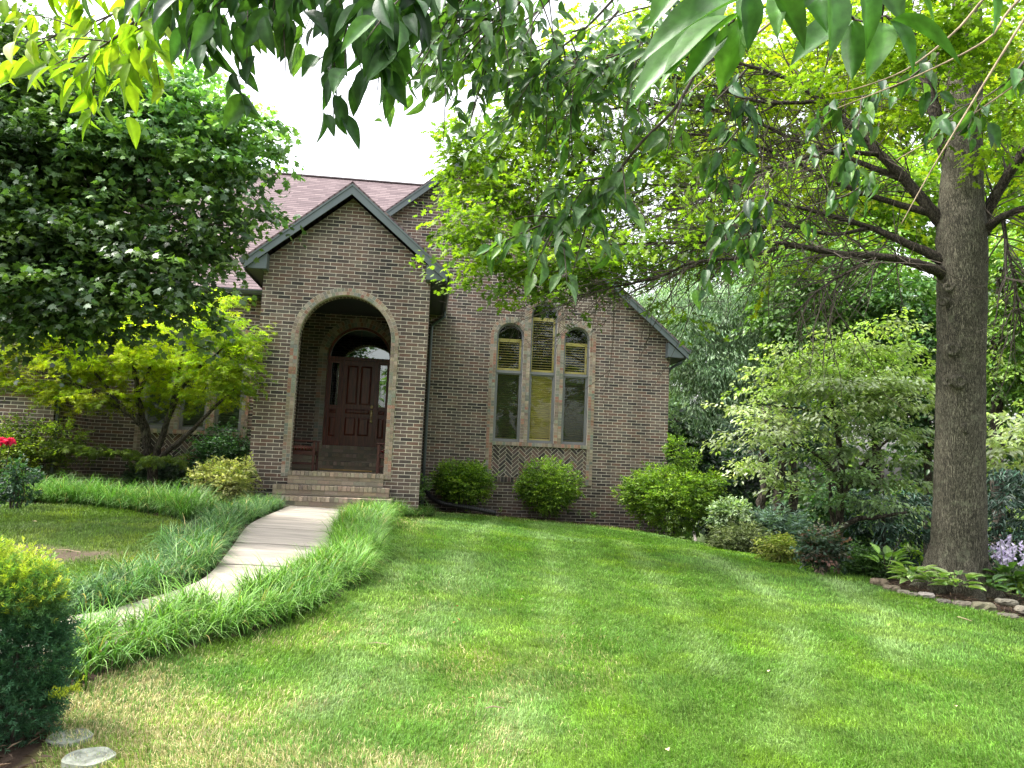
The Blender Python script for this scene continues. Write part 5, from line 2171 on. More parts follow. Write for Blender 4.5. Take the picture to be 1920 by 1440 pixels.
def twiggery(mb, q, rad, step, lmin, lmax, leafp, down=-.12, outw=None, subs=3, r0=.007, start=.0):
    """thin side twigs along a limb; returns leaf positions and directions at their ends"""
    LP, LD = [], []
    seg = np.linalg.norm(np.diff(q, axis=0), axis=1)
    cum = np.r_[0, np.cumsum(seg)]
    tot = cum[-1]
    s = start*tot
    while s < tot:
        i = min(np.searchsorted(cum, s, side='right')-1, len(seg)-1)
        f = (s-cum[i])/max(seg[i], 1e-6)
        b = q[i]*(1-f)+q[i+1]*f
        tg = (q[i+1]-q[i])/max(seg[i], 1e-6)
        d = tg*.75+rdir(1)[0]*.75+np.array((0, 0, down))
        d /= np.linalg.norm(d)
        L = random.uniform(lmin, lmax)
        pts = [b]
        dd = d.copy()
        for k in range(4):
            dd = dd+rdir(1)[0]*.22+np.array((0, 0, down*.35))
            dd /= np.linalg.norm(dd)
            pts.append(pts[-1]+dd*L/4)
        rr = min(r0, float(rad[i])*.6)
        mb.tube(pts, [rr, rr*.8, rr*.6, rr*.45, rr*.25], 4, cap=False)
        has = random.random() < leafp(s/tot)
        for w in range(subs):
            k = random.randint(1, 4)
            e = dd*.6+rdir(1)[0]*.7
            e /= np.linalg.norm(e)
            ll = L*random.uniform(.25, .5)
            m1 = pts[k]+e*ll*.5+rdir(1)[0]*ll*.08
            m2 = pts[k]+e*ll
            mb.tube([pts[k], m1, m2], [rr*.5, rr*.35, rr*.2], 3, cap=False)
            if has:
                LP += [m1, m2]
                LD += [e, e]
        if has:
            LP += pts[2:]
            LD += [dd]*3
        s += step*random.uniform(.6, 1.4)
    return LP, LD


def leaf_cluster(LP, LD, per, tmpl, size, pal, spread=.10):
    LP = np.array(LP)
    LD = np.array(LD)
    n = len(LP)
    si = np.repeat(np.arange(n), per)
    m = len(si)
    P = LP[si]+rng.normal(size=(m, 3))*spread
    D = LD[si]*.6+rdir(m)*.9+np.array((0, 0, -.25))
    N = rdir(m)*.7+np.array((0, 0, 1.0))
    c = pick(pal, n)[si]*(.75+.5*rng.random((m, 1)))
    return scatter(tmpl, P, D, N, size*(.65+.7*rng.random(m)), c)


# --- Japanese maple
JD = 15.6
JB = at(288, 862, JD)
JB[2] = G(JB[0], JB[1])
jm = thing('japanese_maple', JB, 'spreading lime yellow Japanese maple with forked stems in front of the left windows', 'tree')
mb = MB()
TW = MB()
LPs, LDs = [], []
limbs = [[(287, 935, 15.6, 11), (284, 870, 15.6, 9), (275, 830, 15.5, 8), (262, 790, 15.4, 7), (225, 762, 15.3, 6), (180, 738, 15.2, 4.5), (120, 712, 15.1, 3), (50, 690, 15.0, 2)],
         [(284, 860, 15.6, 8), (272, 800, 15.6, 7), (258, 740, 15.6, 5), (252, 690, 15.6, 4), (235, 645, 15.6, 2.5), (222, 612, 15.6, 1.5)],
         [(290, 865, 15.6, 8), (305, 815, 15.5, 6), (322, 765, 15.5, 5), (345, 720, 15.5, 4), (372, 690, 15.5, 3), (415, 655, 15.5, 2), (440, 600, 15.5, 1.3)],
         [(290, 865, 15.6, 7), (325, 838, 15.4, 5), (362, 805, 15.3, 4), (400, 765, 15.2, 3), (440, 730, 15.2, 2)],
         [(258, 740, 15.6, 4), (278, 700, 15.7, 3), (290, 650, 15.8, 2), (300, 610, 15.8, 1.5)],
         [(225, 762, 15.3, 4), (180, 700, 15.4, 2.5), (140, 660, 15.4, 1.6), (90, 640, 15.4, 1.2)],
         [(280, 868, 15.5, 5), (240, 858, 15.3, 3), (190, 842, 15.1, 2), (140, 838, 15.0, 1.4)],
         [(322, 765, 15.5, 4), (335, 700, 15.7, 3), (350, 640, 15.8, 2), (385, 590, 15.8, 1.4), (430, 562, 15.8, 1)]]
for l in limbs:
    q, r = tube_px(mb, l, 7)
    a, b = twiggery(TW, q, r, .22, .3, .75, lambda t: 0, -.0, None, 2, .005, .35)
mb.build('trunk', M_DARKBARK, jm, True)
TW.build('branches', M_TWIG, jm)
JC = [(10, 645, 45, 22), (60, 640, 60, 24), (125, 632, 60, 24), (190, 622, 55, 26), (250, 600, 45, 26), (215, 650, 70, 26), (300, 625, 60, 28), (360, 615, 55, 28), (400, 585, 38, 26), (432, 563, 22, 13), (415, 628, 55, 26), (455, 645, 42, 28), (450, 690, 42, 30), (400, 690, 55, 30), (340, 680, 60, 28),
      (270, 680, 65, 28), (195, 690, 65, 26), (130, 685, 60, 26), (70, 680, 60, 26), (60, 718, 60, 18), (120, 735, 60, 18), (190, 745, 55, 16), (250, 750, 45, 18), (330, 735, 50, 20), (390, 745, 45, 20), (430, 725, 35, 20), (20, 690, 40, 24)]
JP = [(.55, .62, .03), (.42, .55, .03), (.66, .68, .035), (.32, .47, .03)]
parts = []
for (x, y, rx, ry) in JC:
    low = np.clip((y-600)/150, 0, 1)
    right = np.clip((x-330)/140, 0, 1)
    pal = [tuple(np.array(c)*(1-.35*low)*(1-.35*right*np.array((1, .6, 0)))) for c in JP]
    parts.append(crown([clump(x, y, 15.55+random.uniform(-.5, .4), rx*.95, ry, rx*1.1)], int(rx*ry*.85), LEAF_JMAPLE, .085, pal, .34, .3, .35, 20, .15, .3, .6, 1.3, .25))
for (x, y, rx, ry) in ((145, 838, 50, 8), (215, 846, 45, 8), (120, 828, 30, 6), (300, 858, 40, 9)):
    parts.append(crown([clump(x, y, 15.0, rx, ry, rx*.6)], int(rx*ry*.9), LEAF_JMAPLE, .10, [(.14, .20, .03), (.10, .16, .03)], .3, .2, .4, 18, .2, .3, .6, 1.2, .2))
foliage(join(parts), M_LEAFTHIN, jm, 'crown')

# --- big dark maple, left
MD = 11.0
MBP = at(-190, 1000, MD)
MBP[2] = G(MBP[0], MBP[1])
mp = thing('maple_tree', MBP, 'large dense dark green maple filling the upper left', 'tree')
mb = MB()
TW = MB()
tr = np.array(MBP)
mb.tube([tr-(0, 0, .2), tr+(0.05, .05, 1.2), tr+(.1, .1, 2.6), tr+(.15, .1, 5), tr+(.1, .1, 8)], [.30, .24, .21, .16, .07], 10)
for l in ([(-175, 620, 11, 16), (-60, 560, 11, 9), (80, 520, 10.8, 6), (220, 500, 10.7, 4), (340, 480, 10.7, 2)],
          [(-175, 500, 11, 14), (-20, 400, 11, 9), (120, 330, 11, 7), (260, 300, 11, 4), (420, 300, 11, 2)],
          [(-170, 400, 11, 14), (0, 250, 11.2, 8), (150, 180, 11.3, 5), (330, 170, 11.3, 2)],
          [(-60, 560, 11, 7), (60, 570, 10.4, 4), (180, 575, 10.2, 2)],
          [(120, 330, 11, 5), (250, 380, 10.6, 4), (380, 420, 10.5, 2), (470, 420, 10.5, 1.2)]):
    q, r = tube_px(mb, l, 7)
    twiggery(TW, q, r, .3, .4, 1.1, lambda t: 0, -.05, None, 2, .008, .25)
mb.build('trunk', M_DARKBARK, mp, True)
TW.build('branches', M_TWIG, mp)
MC = [(60, 140, 130, 90, 11.5), (190, 190, 110, 80, 11.2), (310, 185, 85, 50, 11.2), (385, 200, 60, 42, 11), (440, 240, 46, 34, 10.9), (480, 262, 26, 18, 10.8), (495, 225, 20, 12, 10.8), (400, 300, 60, 34, 10.8), (450, 325, 34, 14, 10.7), (455, 385, 42, 15, 10.6), (505, 398, 20, 7, 10.6), (390, 395, 55, 26, 10.7), (280, 290, 110, 75, 11),
      (130, 310, 140, 90, 11.2), (20, 280, 110, 100, 10.8), (350, 455, 50, 26, 10.5), (395, 440, 34, 14, 10.5), (260, 460, 85, 50, 10.6), (160, 450, 110, 75, 10.8), (50, 450, 110, 90, 10.6), (310, 510, 45, 24, 10.3), (365, 525, 26, 12, 10.3), (225, 540, 65, 32, 10.4), (120, 555, 85, 36, 10.3), (20, 570, 70, 40, 10.1), (-80, 400, 120, 180, 10.8), (-60, 150, 120, 120, 11.3),
      (345, 575, 34, 12, 10.2), (385, 560, 20, 8, 10.2), (180, 585, 45, 16, 10.3), (270, 580, 30, 12, 10.3), (90, 612, 40, 16, 10.2), (225, 608, 22, 10, 10.2), (310, 598, 22, 8, 10.2), (140, 620, 25, 10, 10.2)]
MP = [(.08, .155, .055), (.105, .195, .06), (.055, .115, .045), (.16, .27, .05)]
parts = []
for (x, y, rx, ry, d) in MC:
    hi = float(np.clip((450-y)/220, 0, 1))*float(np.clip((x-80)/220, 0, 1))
    pal = [tuple(np.array(c)*(.85+1.25*hi)+np.array((.02, .03, .03))*hi) for c in MP]  # sunlit look and sheen of the upper right painted into the leaf colour
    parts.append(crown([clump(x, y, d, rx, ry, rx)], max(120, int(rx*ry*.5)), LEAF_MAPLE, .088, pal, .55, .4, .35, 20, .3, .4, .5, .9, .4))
foliage(join(parts), M_LEAFSHEEN, mp, 'crown')
# --- oak, right foreground
OD = 11.3
OB = at(1796, 1092, OD)
OB[2] = G(OB[0], OB[1])-.05
oak = thing('oak_tree', OB, 'large oak with a straight grey trunk, spreading limbs and lobed leaves at the right', 'tree')
mb = MB()
tube_px(mb, [(1796, 1130, OD, 62), (1796, 1092, OD, 56), (1797, 1050, OD, 49), (1798, 980, OD, 45.5), (1799, 880, OD, 43), (1801, 760, OD, 41.5), (1802, 640, OD, 41), (1803, 540, OD, 42), (1803, 480, OD, 43), (1802, 430, OD, 42), (1802, 380, OD+.05, 38), (1804, 300, OD+.1, 34), (1808, 180, OD+.2, 30), (1812, 50, OD+.3, 26), (1815, -120, OD+.4, 20)], 40, .03, 5, .012)
# root flare
for a in np.linspace(0, 2*PI, 8)[:-1]:
    k_ = random.uniform(.85, 1.15)
    b = OB+np.array((math.cos(a)*.24, math.sin(a)*.24, .75*k_))
    m_ = OB+np.array((math.cos(a)*.37, math.sin(a)*.37, .22))
    e = OB+np.array((math.cos(a)*.66*k_, math.sin(a)*.66*k_, -.08))
    mb.tube([b, b*.4+m_*.6, m_, m_*.4+e*.6+np.array((0, 0, -.03)), e], [.10, .13, .14, .11, .06], 10)
mb.build('trunk', M_OAKBARK, oak, True)
mb = MB()
TW = MB()
LP, LD = [], []
near0 = lambda t: .12+.3*t
LIMBS = [
    ([(1775, 520, 11.3, 18), (1752, 506, 11.2, 15), (1674, 484, 11, 11), (1577, 476, 10.9, 9), (1480, 459, 10.9, 7.5), (1390, 452, 11, 6), (1280, 455, 11.3, 5), (1150, 459, 11.7, 3.5), (1065, 463, 12, 2.5), (1010, 461, 12.2, 1.5)], .55, .35),
    ([(1480, 459, 10.9, 6), (1400, 482, 10.9, 5), (1300, 492, 11, 4.2), (1240, 518, 11.1, 3.5), (1180, 532, 11.3, 3), (1110, 548, 11.5, 2), (1040, 566, 11.7, 1.2)], .6, .3),
    ([(1065, 463, 12, 2.2), (1040, 498, 12, 1.8), (1000, 528, 12, 1.4), (940, 552, 12, 1)], .95, .0),
    ([(1775, 495, 11.3, 17), (1747, 478, 11.3, 14), (1674, 445, 11.4, 10), (1635, 428, 11.5, 8), (1560, 405, 11.7, 6), (1480, 385, 11.9, 5), (1400, 372, 12.1, 4), (1290, 386, 12.3, 3), (1190, 420, 12.5, 2), (1100, 430, 12.6, 1.2)], .55, .35),
    ([(1785, 440, 11.4, 22), (1750, 400, 11.4, 17), (1700, 340, 11.5, 14), (1650, 290, 11.6, 12), (1600, 240, 11.8, 10), (1540, 190, 12, 7.5), (1480, 150, 12.2, 6), (1380, 118, 12.5, 4), (1250, 105, 12.8, 2)], .35, .4),
    ([(1795, 340, 11.4, 22), (1765, 260, 11.5, 19), (1738, 150, 11.7, 16), (1705, 50, 11.9, 14), (1690, -80, 12, 10)], .3, .3),
    ([(1822, 450, 11.4, 20), (1848, 400, 11.3, 16), (1880, 345, 11.2, 14), (1918, 288, 11, 12), (1970, 230, 10.8, 9)], .3, .2),
    ([(1825, 460, 11.3, 16), (1850, 430, 11.1, 13), (1878, 408, 10.9, 11), (1925, 390, 10.7, 9), (2010, 385, 10.4, 6)], .3, .2),
    ([(1750, 400, 11.4, 12), (1690, 385, 11.5, 9), (1620, 362, 11.7, 7), (1550, 335, 11.9, 5.5), (1480, 300, 12.2, 4.5), (1400, 268, 12.5, 4), (1300, 252, 12.8, 3), (1180, 265, 13.1, 2.2), (1050, 300, 13.4, 1.6), (930, 330, 13.6, 1)], .5, .4),
    ([(1700, 340, 11.5, 9), (1600, 300, 11.9, 7), (1490, 262, 12.4, 5), (1380, 215, 12.8, 4), (1240, 195, 13.2, 3), (1080, 215, 13.6, 2), (930, 240, 14, 1.2)], .5, .4),
    ([(1650, 290, 11.6, 7), (1560, 285, 11.4, 5), (1470, 310, 11.2, 4), (1390, 345, 11.1, 3), (1300, 380, 11, 1.5)], .35, .2),
    ([(1480, 300, 12.2, 4), (1400, 330, 12.4, 3.4), (1300, 350, 12.7, 2.8), (1180, 345, 13, 2.2), (1060, 355, 13.3, 1.6), (950, 345, 13.5, 1)], .7, .2),
    ([(1625, 428, 11.5, 6), (1560, 440, 11.3, 4.5), (1480, 425, 11.2, 3.6), (1390, 430, 11.2, 2.8), (1290, 425, 11.4, 2)], .3, .1),
    ([(1640, 480, 11, 6), (1590, 510, 10.8, 4), (1540, 540, 10.6, 3), (1490, 590, 10.5, 1.5)], .12, .1),
    ([(1540, 190, 12, 6), (1420, 190, 12.4, 4.5), (1300, 150, 12.8, 3.5), (1160, 150, 13.2, 2.5), (1020, 180, 13.6, 1.5)], .5, .3),
    ([(1880, 408, 10.9, 6), (1890, 470, 10.8, 4), (1905, 540, 10.7, 3), (1915, 620, 10.7, 1.5)], .1, .1)]
for pts, lp, st in LIMBS:
    q, r = tube_px(mb, [(a_, b_, c_, d_*.68) for a_, b_, c_, d_ in pts], 9, .06, 5, .05)
    a, b = twiggery(TW, q, r, .055, .5, 1.9, lambda t, lp=lp: lp*np.clip((t-.35)/.4, .04, 1), -.16, None, 3, .012, .12)
    LP += a
    LD += b
mb.build('limbs', M_LIMBBARK, oak, True)
TW.build('branches', M_TWIG, oak)
# knots and branch scars on the trunk
for (px, py, rp, side) in ((1779, 538, 9, 0), (1786, 655, 12, 0), (1800, 715, 13, 0), (1778, 716, 8, 0), (1815, 803, 11, 0), (1835, 548, 8, 0), (1843, 503, 9, .8), (1768, 565, 8, -.8), (1832, 645, 8, .2)):
    R_ = 41*OD/FPX
    off = (px-1801)/FPX*OD
    yb = math.sqrt(max(R_**2-off**2, .0004))
    c = at(px, py, OD-yb)
    rr = rp*OD/FPX
    kb = MB()
    V, F = [], []
    m = 16
    axis = np.array((off, -yb, 0))/R_
    right_ = np.cross((0, 0, 1.0), axis)
    for k, (rk, hk) in enumerate(((1.25, -.25), (1.05, .12), (.8, .22), (.55, .16), (.35, -.02), (.1, -.05))):
        for j in range(m):
            th = 2*PI*j/m
            w = 1+.1*math.sin(3*th+k)
            V.append(c+axis*(hk*rr*.8)+right_*math.cos(th)*rk*rr*w+np.array((0, 0, 1))*math.sin(th)*rk*rr*.85*w)
    for k in range(5):
        for j in range(m):
            F.append((k*m+j, k*m+(j+1) % m, (k+1)*m+(j+1) % m, (k+1)*m+j))
    kb.verts_faces(V, F)
    kb.build('knot', M_OAKBARK, oak, True)
OAKP = [(.17, .27, .028), (.12, .21, .025), (.23, .33, .03), (.085, .16, .022)]
kp = [i for i, q_ in enumerate(LP) if q_[2] > 3.75]
LP = [LP[i] for i in kp]
LD = [LD[i] for i in kp]
parts = [leaf_cluster(LP, LD, 5, LEAF_OAK, .115, OAKP, .09)]
OC = [(880, 300, 50, 40, 13.2), (905, 350, 60, 40, 13), (870, 250, 35, 30, 13.6), (960, 300, 70, 40, 13.3), (880, 425, 65, 28, 12.4), (850, 420, 40, 14, 12.4), (930, 450, 60, 35, 12.3), (950, 485, 60, 22, 12), (1010, 500, 60, 26, 12), (975, 528, 45, 10, 11.9), (1080, 500, 55, 22, 11.8),
      (1075, 530, 40, 10, 11.7), (1130, 520, 40, 18, 11.6), (1010, 562, 42, 9, 11.8), (1060, 570, 30, 8, 11.7), (925, 520, 45, 14, 12), (1100, 480, 60, 30, 12), (1010, 250, 80, 40, 13.6), (1120, 280, 90, 45, 13.2), (1050, 370, 80, 40, 12.9), (1230, 330, 80, 45, 12.9), (1330, 420, 60, 30, 12), (1210, 470, 55, 25, 11.8), (1230, 560, 22, 10, 11.3), (1300, 590, 30, 10, 11)]
for (x, y, rx, ry, d) in OC:
    parts.append(crown([clump(x, y, d, rx, ry, rx)], int(rx*ry*.26), LEAF_OAK, .115, OAKP, .42, .35, .3, 16, .1, .3, .7, 1.2, .2))
HI = [(1400, 120, 130, 80, 14), (1550, 90, 120, 80, 14), (1650, 180, 90, 80, 13.5), (1500, 220, 110, 60, 14), (1380, 260, 100, 50, 13.6), (1560, 330, 90, 50, 13), (1670, 370, 60, 40, 12.6), (1450, 380, 90, 40, 12.8), (1260, 60, 110, 60, 14), (1120, 120, 110, 60, 14), (1000, 160, 90, 50, 14), (1880, 200, 70, 70, 13), (1900, 330, 50, 60, 12.6), (1880, 440, 40, 40, 12.6), (1760, 60, 100, 70, 13.6), (1900, 80, 70, 60, 13.4), (1560, 450, 60, 22, 12.4), (1450, 500, 60, 18, 12.4),
      (1740, 90, 70, 60, 10.2), (1840, 60, 70, 60, 10.2), (1660, 60, 70, 50, 10.4), (1890, 170, 50, 50, 10.2), (1760, 200, 50, 34, 10.3), (1840, 20, 90, 40, 10), (1700, 10, 90, 40, 10.2), (1590, 120, 60, 40, 10.5), (1860, 260, 40, 30, 10.4)]
LIME = [(.34, .42, .025), (.24, .34, .025), (.42, .46, .04), (.16, .26, .025)]  # back-lit look of the leaves behind the limbs, put into their colour
for (x, y, rx, ry, d) in HI:
    near_ = d < 11
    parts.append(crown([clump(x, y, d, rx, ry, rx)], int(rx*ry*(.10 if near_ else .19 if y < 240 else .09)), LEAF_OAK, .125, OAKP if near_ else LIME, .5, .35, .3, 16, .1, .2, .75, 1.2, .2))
foliage(join(parts), M_LEAFTHIN, oak, 'crown')


# --- trees on the right, behind the lawn
def bgtree(name, label, trunk, clumps_, n, tmpl, size, pal, mat=None, spray=.8, hang=.2, flat=.4, droop=.35, bark=None, shell=.45, toplight=.35, group=None, darkin=.4, extra_limbs=(), per=24, cat='tree'):
    b = at(trunk[0][0], trunk[0][1], trunk[0][2])
    b[2] = G(b[0], b[1])
    t = thing(name, b, label, cat, group)
    mb = MB()
    W = [tuple(b-np.array((0, 0, .2)))]
    q, r = tube_px(mb, trunk, 8, .1)
    if q[0][2] > b[2]:
        mb.tube([tuple(b-np.array((0, 0, .2))), tuple(q[0]+np.array((0, 0, .02)))], [r[0]*1.15, r[0]], 8)
    for l in extra_limbs:
        tube_px(mb, l, 6, .1)
    mb.build('trunk', bark or M_DARKBARK, t, True)
    cl = [clump(c[0], c[1], c[4] if len(c) > 4 else trunk[0][2], c[2], c[3], (c[2]+c[3])*.5) for c in clumps_]
    area = np.array([c[2]*c[3] for c in clumps_], float)
    parts = []
    for c, a_ in zip(cl, area/area.sum()):
        parts.append(crown([c], max(40, int(n*a_)), tmpl, size, pal, spray, flat, droop, per, hang, shell, darkin, 1.0, toplight))
    foliage(join(parts), mat or M_LEAF, t, 'crown')
    return t


# pale dogwood with tiered branches
DD = 14.6
DOG = [(.56, .62, .40), (.46, .55, .26), (.66, .70, .54), (.38, .48, .18)]
DOG2 = [(.34, .48, .12), (.42, .54, .18), (.27, .41, .09), (.48, .56, .28)]
dg = bgtree('dogwood', 'pale green dogwood with tiered branches left of the oak trunk', [(1572, 1085, DD, 10), (1572, 1010, DD, 8), (1574, 950, DD, 7), (1577, 890, DD, 6), (1572, 820, DD, 5), (1560, 740, DD, 3.5), (1565, 660, DD, 2)],
            [(1640, 612, 34, 8), (1685, 598, 20, 8), (1560, 640, 55, 9), (1640, 645, 50, 10), (1480, 652, 30, 7), (1500, 672, 55, 9), (1590, 672, 70, 12), (1680, 655, 40, 11), (1450, 700, 45, 8), (1530, 702, 70, 10), (1620, 700, 70, 12), (1700, 690, 45, 11), (1425, 733, 38, 7), (1500, 732, 60, 9), (1590, 730, 70, 12), (1700, 722, 45, 10)], 7000, LEAF_OVAL, .092, DOG2, M_LEAF, .5, .25, .25, .45, None, .2, .4, None, .6,
            ([(1573, 1000, DD, 6), (1600, 975, DD-.2, 5), (1650, 968, DD-.4, 4), (1700, 960, DD-.5, 2.5)], [(1575, 940, DD, 5), (1605, 890, DD, 4), (1640, 850, DD, 3), (1690, 800, DD, 2)], [(1577, 900, DD, 4), (1540, 860, DD-.2, 3), (1480, 830, DD-.4, 2.4), (1400, 850, DD-.5, 1.5)], [(1572, 1010, DD, 6), (1560, 960, DD-.1, 4), (1555, 900, DD-.2, 2.5)], [(1575, 800, DD, 3), (1520, 770, DD-.1, 2.4), (1440, 760, DD-.2, 1.5)], [(1575, 790, DD, 3), (1640, 750, DD-.1, 2.4), (1720, 745, DD-.2, 1.5)]))
parts = []
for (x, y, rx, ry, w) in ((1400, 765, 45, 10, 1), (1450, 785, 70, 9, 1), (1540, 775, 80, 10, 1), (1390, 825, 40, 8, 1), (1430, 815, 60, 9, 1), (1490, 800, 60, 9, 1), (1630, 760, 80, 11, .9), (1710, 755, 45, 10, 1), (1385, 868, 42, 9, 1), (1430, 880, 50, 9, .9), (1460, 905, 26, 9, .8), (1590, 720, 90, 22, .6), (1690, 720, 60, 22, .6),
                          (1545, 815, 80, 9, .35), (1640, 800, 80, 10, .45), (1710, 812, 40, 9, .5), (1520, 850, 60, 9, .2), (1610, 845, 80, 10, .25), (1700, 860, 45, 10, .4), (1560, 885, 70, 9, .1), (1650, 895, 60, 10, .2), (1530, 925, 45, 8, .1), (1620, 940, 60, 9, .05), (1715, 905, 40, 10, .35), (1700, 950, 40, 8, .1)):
    pal = [tuple(np.array(a_)*w+np.array(b_)*(1-w)) for a_, b_ in zip(DOG, [(.19, .29, .13), (.15, .25, .10), (.24, .35, .17), (.12, .2, .09)])]  # w paints the sunlit paleness of the tiers into the leaf colour
    parts.append(crown([clump(x, y, DD-.3+random.uniform(-.6, .5), rx, ry, rx*.8)], int(rx*ry*.62), LEAF_OVAL, .095, pal, .42, .1, .35, 18, .2, .25, .6, 1.5, .35))
foliage(join(parts), M_LEAFSHEEN, dg, 'lower_crown')
bgtree('dogwood', 'pale dogwood showing just right of the oak trunk', [(2010, 1060, 13.6, 8), (2000, 900, 13.6, 6), (1985, 780, 13.6, 3)],
       [(1885, 842, 50, 12), (1920, 825, 50, 14), (1870, 790, 28, 14), (1960, 800, 60, 30), (1900, 870, 40, 8)], 1500, LEAF_OVAL, .12, DOG, M_LEAFGLOSS, .45, .2, .15, .35, None, .25, .35, None, .6)

WIL = [(.24, .38, .23), (.32, .46, .29), (.15, .26, .14), (.38, .50, .33)]
bgtree('willow_oak', 'grey green narrow-leaved tree right behind the house corner', [(1340, 985, 25, 9), (1342, 880, 25, 8), (1340, 760, 25, 6), (1345, 600, 25, 3)],
       [(1290, 600, 60, 50), (1350, 560, 80, 50), (1400, 620, 80, 60), (1310, 680, 65, 55), (1380, 710, 80, 55), (1300, 760, 45, 45), (1350, 790, 60, 35), (1270, 640, 30, 50), (1440, 690, 50, 50), (1250, 555, 50, 30), (1420, 560, 60, 40)], 50000, LEAF_NARROW, .15, WIL, M_LEAFGLOSS, .9, .75, .35, .7, None, .5, .35, None, .45,
       ([(1342, 820, 25, 5), (1310, 825, 24.6, 4), (1285, 805, 24.3, 3), (1265, 785, 24, 2)], [(1342, 822, 25, 5), (1390, 822, 24.8, 4), (1420, 840, 24.6, 3)]))
DG = [(0.053, 0.128, 0.045), (0.075, 0.173, 0.053), (0.038, 0.090, 0.033)]
MG = [(0.112, 0.232, 0.053), (0.150, 0.285, 0.060), (0.083, 0.180, 0.045), (0.210, 0.360, 0.068)]
LG = [(0.230, 0.365, 0.054), (0.311, 0.459, 0.054), (0.162, 0.284, 0.047)]
gb = 'trees of the wood on the right'
bgtree('woodland_tree', 'tall mid green tree in the wood above the pale dogwood', [(1560, 1000, 23, 9), (1560, 800, 23, 8), (1565, 500, 23, 5)], [(1500, 600, 80, 60), (1590, 560, 90, 60), (1560, 480, 90, 60), (1640, 620, 70, 60), (1480, 520, 70, 50), (1680, 560, 60, 60)], 15000, LEAF_OVAL, .16, MG, None, .9, .3, .35, .5, group=gb)
bgtree('woodland_tree', 'dark tree of the wood between the house and the dogwood', [(1480, 1000, 27, 8), (1478, 800, 27, 7), (1470, 560, 27, 4)], [(1450, 640, 80, 80), (1380, 480, 90, 60), (1460, 460, 80, 60), (1300, 500, 70, 50), (1480, 760, 80, 70), (1400, 830, 80, 60)], 13000, LEAF_OVAL, .19, DG, None, 1, .3, .35, .5, group=gb)
bgtree('woodland_tree', 'bright lime topped tree high behind the oak limbs', [(1640, 1000, 26, 9), (1640, 700, 26, 8), (1630, 350, 26, 4)], [(1600, 420, 100, 60), (1500, 390, 80, 50), (1690, 440, 70, 60), (1650, 340, 90, 60), (1560, 320, 80, 50), (1720, 350, 60, 60)], 13000, LEAF_OVAL, .18, LG, M_LEAFTHIN, .9, .3, .35, .5, group=gb)
bgtree('woodland_tree', 'bright green tree right of the oak trunk', [(1872, 1000, 19, 12), (1870, 860, 19, 11), (1868, 700, 19, 9), (1875, 500, 19, 5)], [(1880, 520, 50, 50), (1930, 560, 60, 60), (1870, 620, 40, 40), (1900, 680, 60, 40), (1940, 480, 60, 60), (1880, 740, 40, 40), (1900, 590, 60, 40), (1960, 700, 60, 60)], 12000, LEAF_OVAL, .15, LG+MG, None, .8, .35, .3, .5, group=gb)
bgtree('woodland_tree', 'tall green tree high at the right edge', [(1960, 1000, 24, 10), (1960, 600, 24, 8), (1955, 250, 24, 4)], [(1900, 300, 90, 70), (1960, 400, 80, 80), (1880, 420, 60, 50), (1840, 250, 70, 60), (1960, 250, 80, 80)], 10000, LEAF_OVAL, .18, LG, M_LEAFTHIN, .9, .3, .35, .5, group=gb)
bgtree('woodland_tree', 'dark tree standing behind the middle of the oak trunk', [(1740, 1010, 22, 8), (1742, 850, 22, 7), (1740, 600, 22, 4)], [(1720, 650, 70, 70), (1760, 740, 80, 70), (1700, 780, 60, 60), (1840, 800, 80, 80), (1720, 560, 70, 50), (1830, 650, 60, 80)], 11000, LEAF_OVAL, .17, DG+MG[:1], None, .9, .3, .35, .5, group=gb)
CN = [(.02, .055, .035), (.03, .075, .045), (.016, .042, .028)]
bgtree('conifer', 'dark conifer with level boughs low between dogwood and oak', [(1655, 1090, 18, 5), (1655, 950, 18, 4), (1655, 880, 18, 2)], [(1650, 985, 75, 10), (1700, 1000, 60, 10), (1620, 1030, 50, 12), (1660, 930, 60, 14), (1700, 950, 50, 10), (1650, 1050, 50, 10), (1720, 1040, 40, 10)], 5200, LEAF_NARROW, .16, CN, M_NEEDLE, .6, .3, .15, .3, group='conifers under the wood')
bgtree('conifer', 'dark conifer low at the right edge behind the lavender hosta', [(1930, 1100, 17, 5), (1930, 950, 17, 4), (1930, 880, 17, 2)], [(1890, 930, 60, 20), (1930, 980, 60, 18), (1880, 1000, 50, 16), (1920, 890, 60, 14), (1880, 1040, 40, 14), (1940, 1060, 60, 18)], 5200, LEAF_NARROW, .16, CN, M_NEEDLE, .6, .3, .15, .3, group='conifers under the wood')
bgtree('understory_tree', 'dark shrubby understory tree behind the largest clipped shrub', [(1330, 990, 22, 6), (1330, 900, 22, 4)], [(1300, 890, 60, 50), (1370, 880, 70, 50), (1340, 940, 80, 40), (1430, 870, 60, 40), (1290, 830, 40, 40)], 6000, LEAF_OVAL, .16, [(.016, .04, .018), (.025, .06, .025)], None, .6, .3, .35, .4, group=gb)
bgtree('understory_tree', 'sunlit thicket seen low through the gap left of the oak trunk', [(1690, 1095, 24, 4), (1690, 1040, 24, 3)], [(1640, 1040, 50, 30), (1690, 1030, 50, 36), (1730, 1050, 40, 30), (1600, 1000, 60, 30)], 3600, LEAF_OVAL, .17, LG, M_LEAFTHIN, .6, .2, .35, .4, group=gb)
bgtree('understory_tree', 'sunlit thicket low at the right edge', [(1900, 1090, 23, 4), (1900, 1050, 23, 3)], [(1890, 1030, 60, 36), (1940, 1000, 50, 50), (1870, 1070, 40, 20), (1920, 1060, 50, 30)], 3200, LEAF_OVAL, .17, LG, M_LEAFTHIN, .6, .2, .35, .4, group=gb)
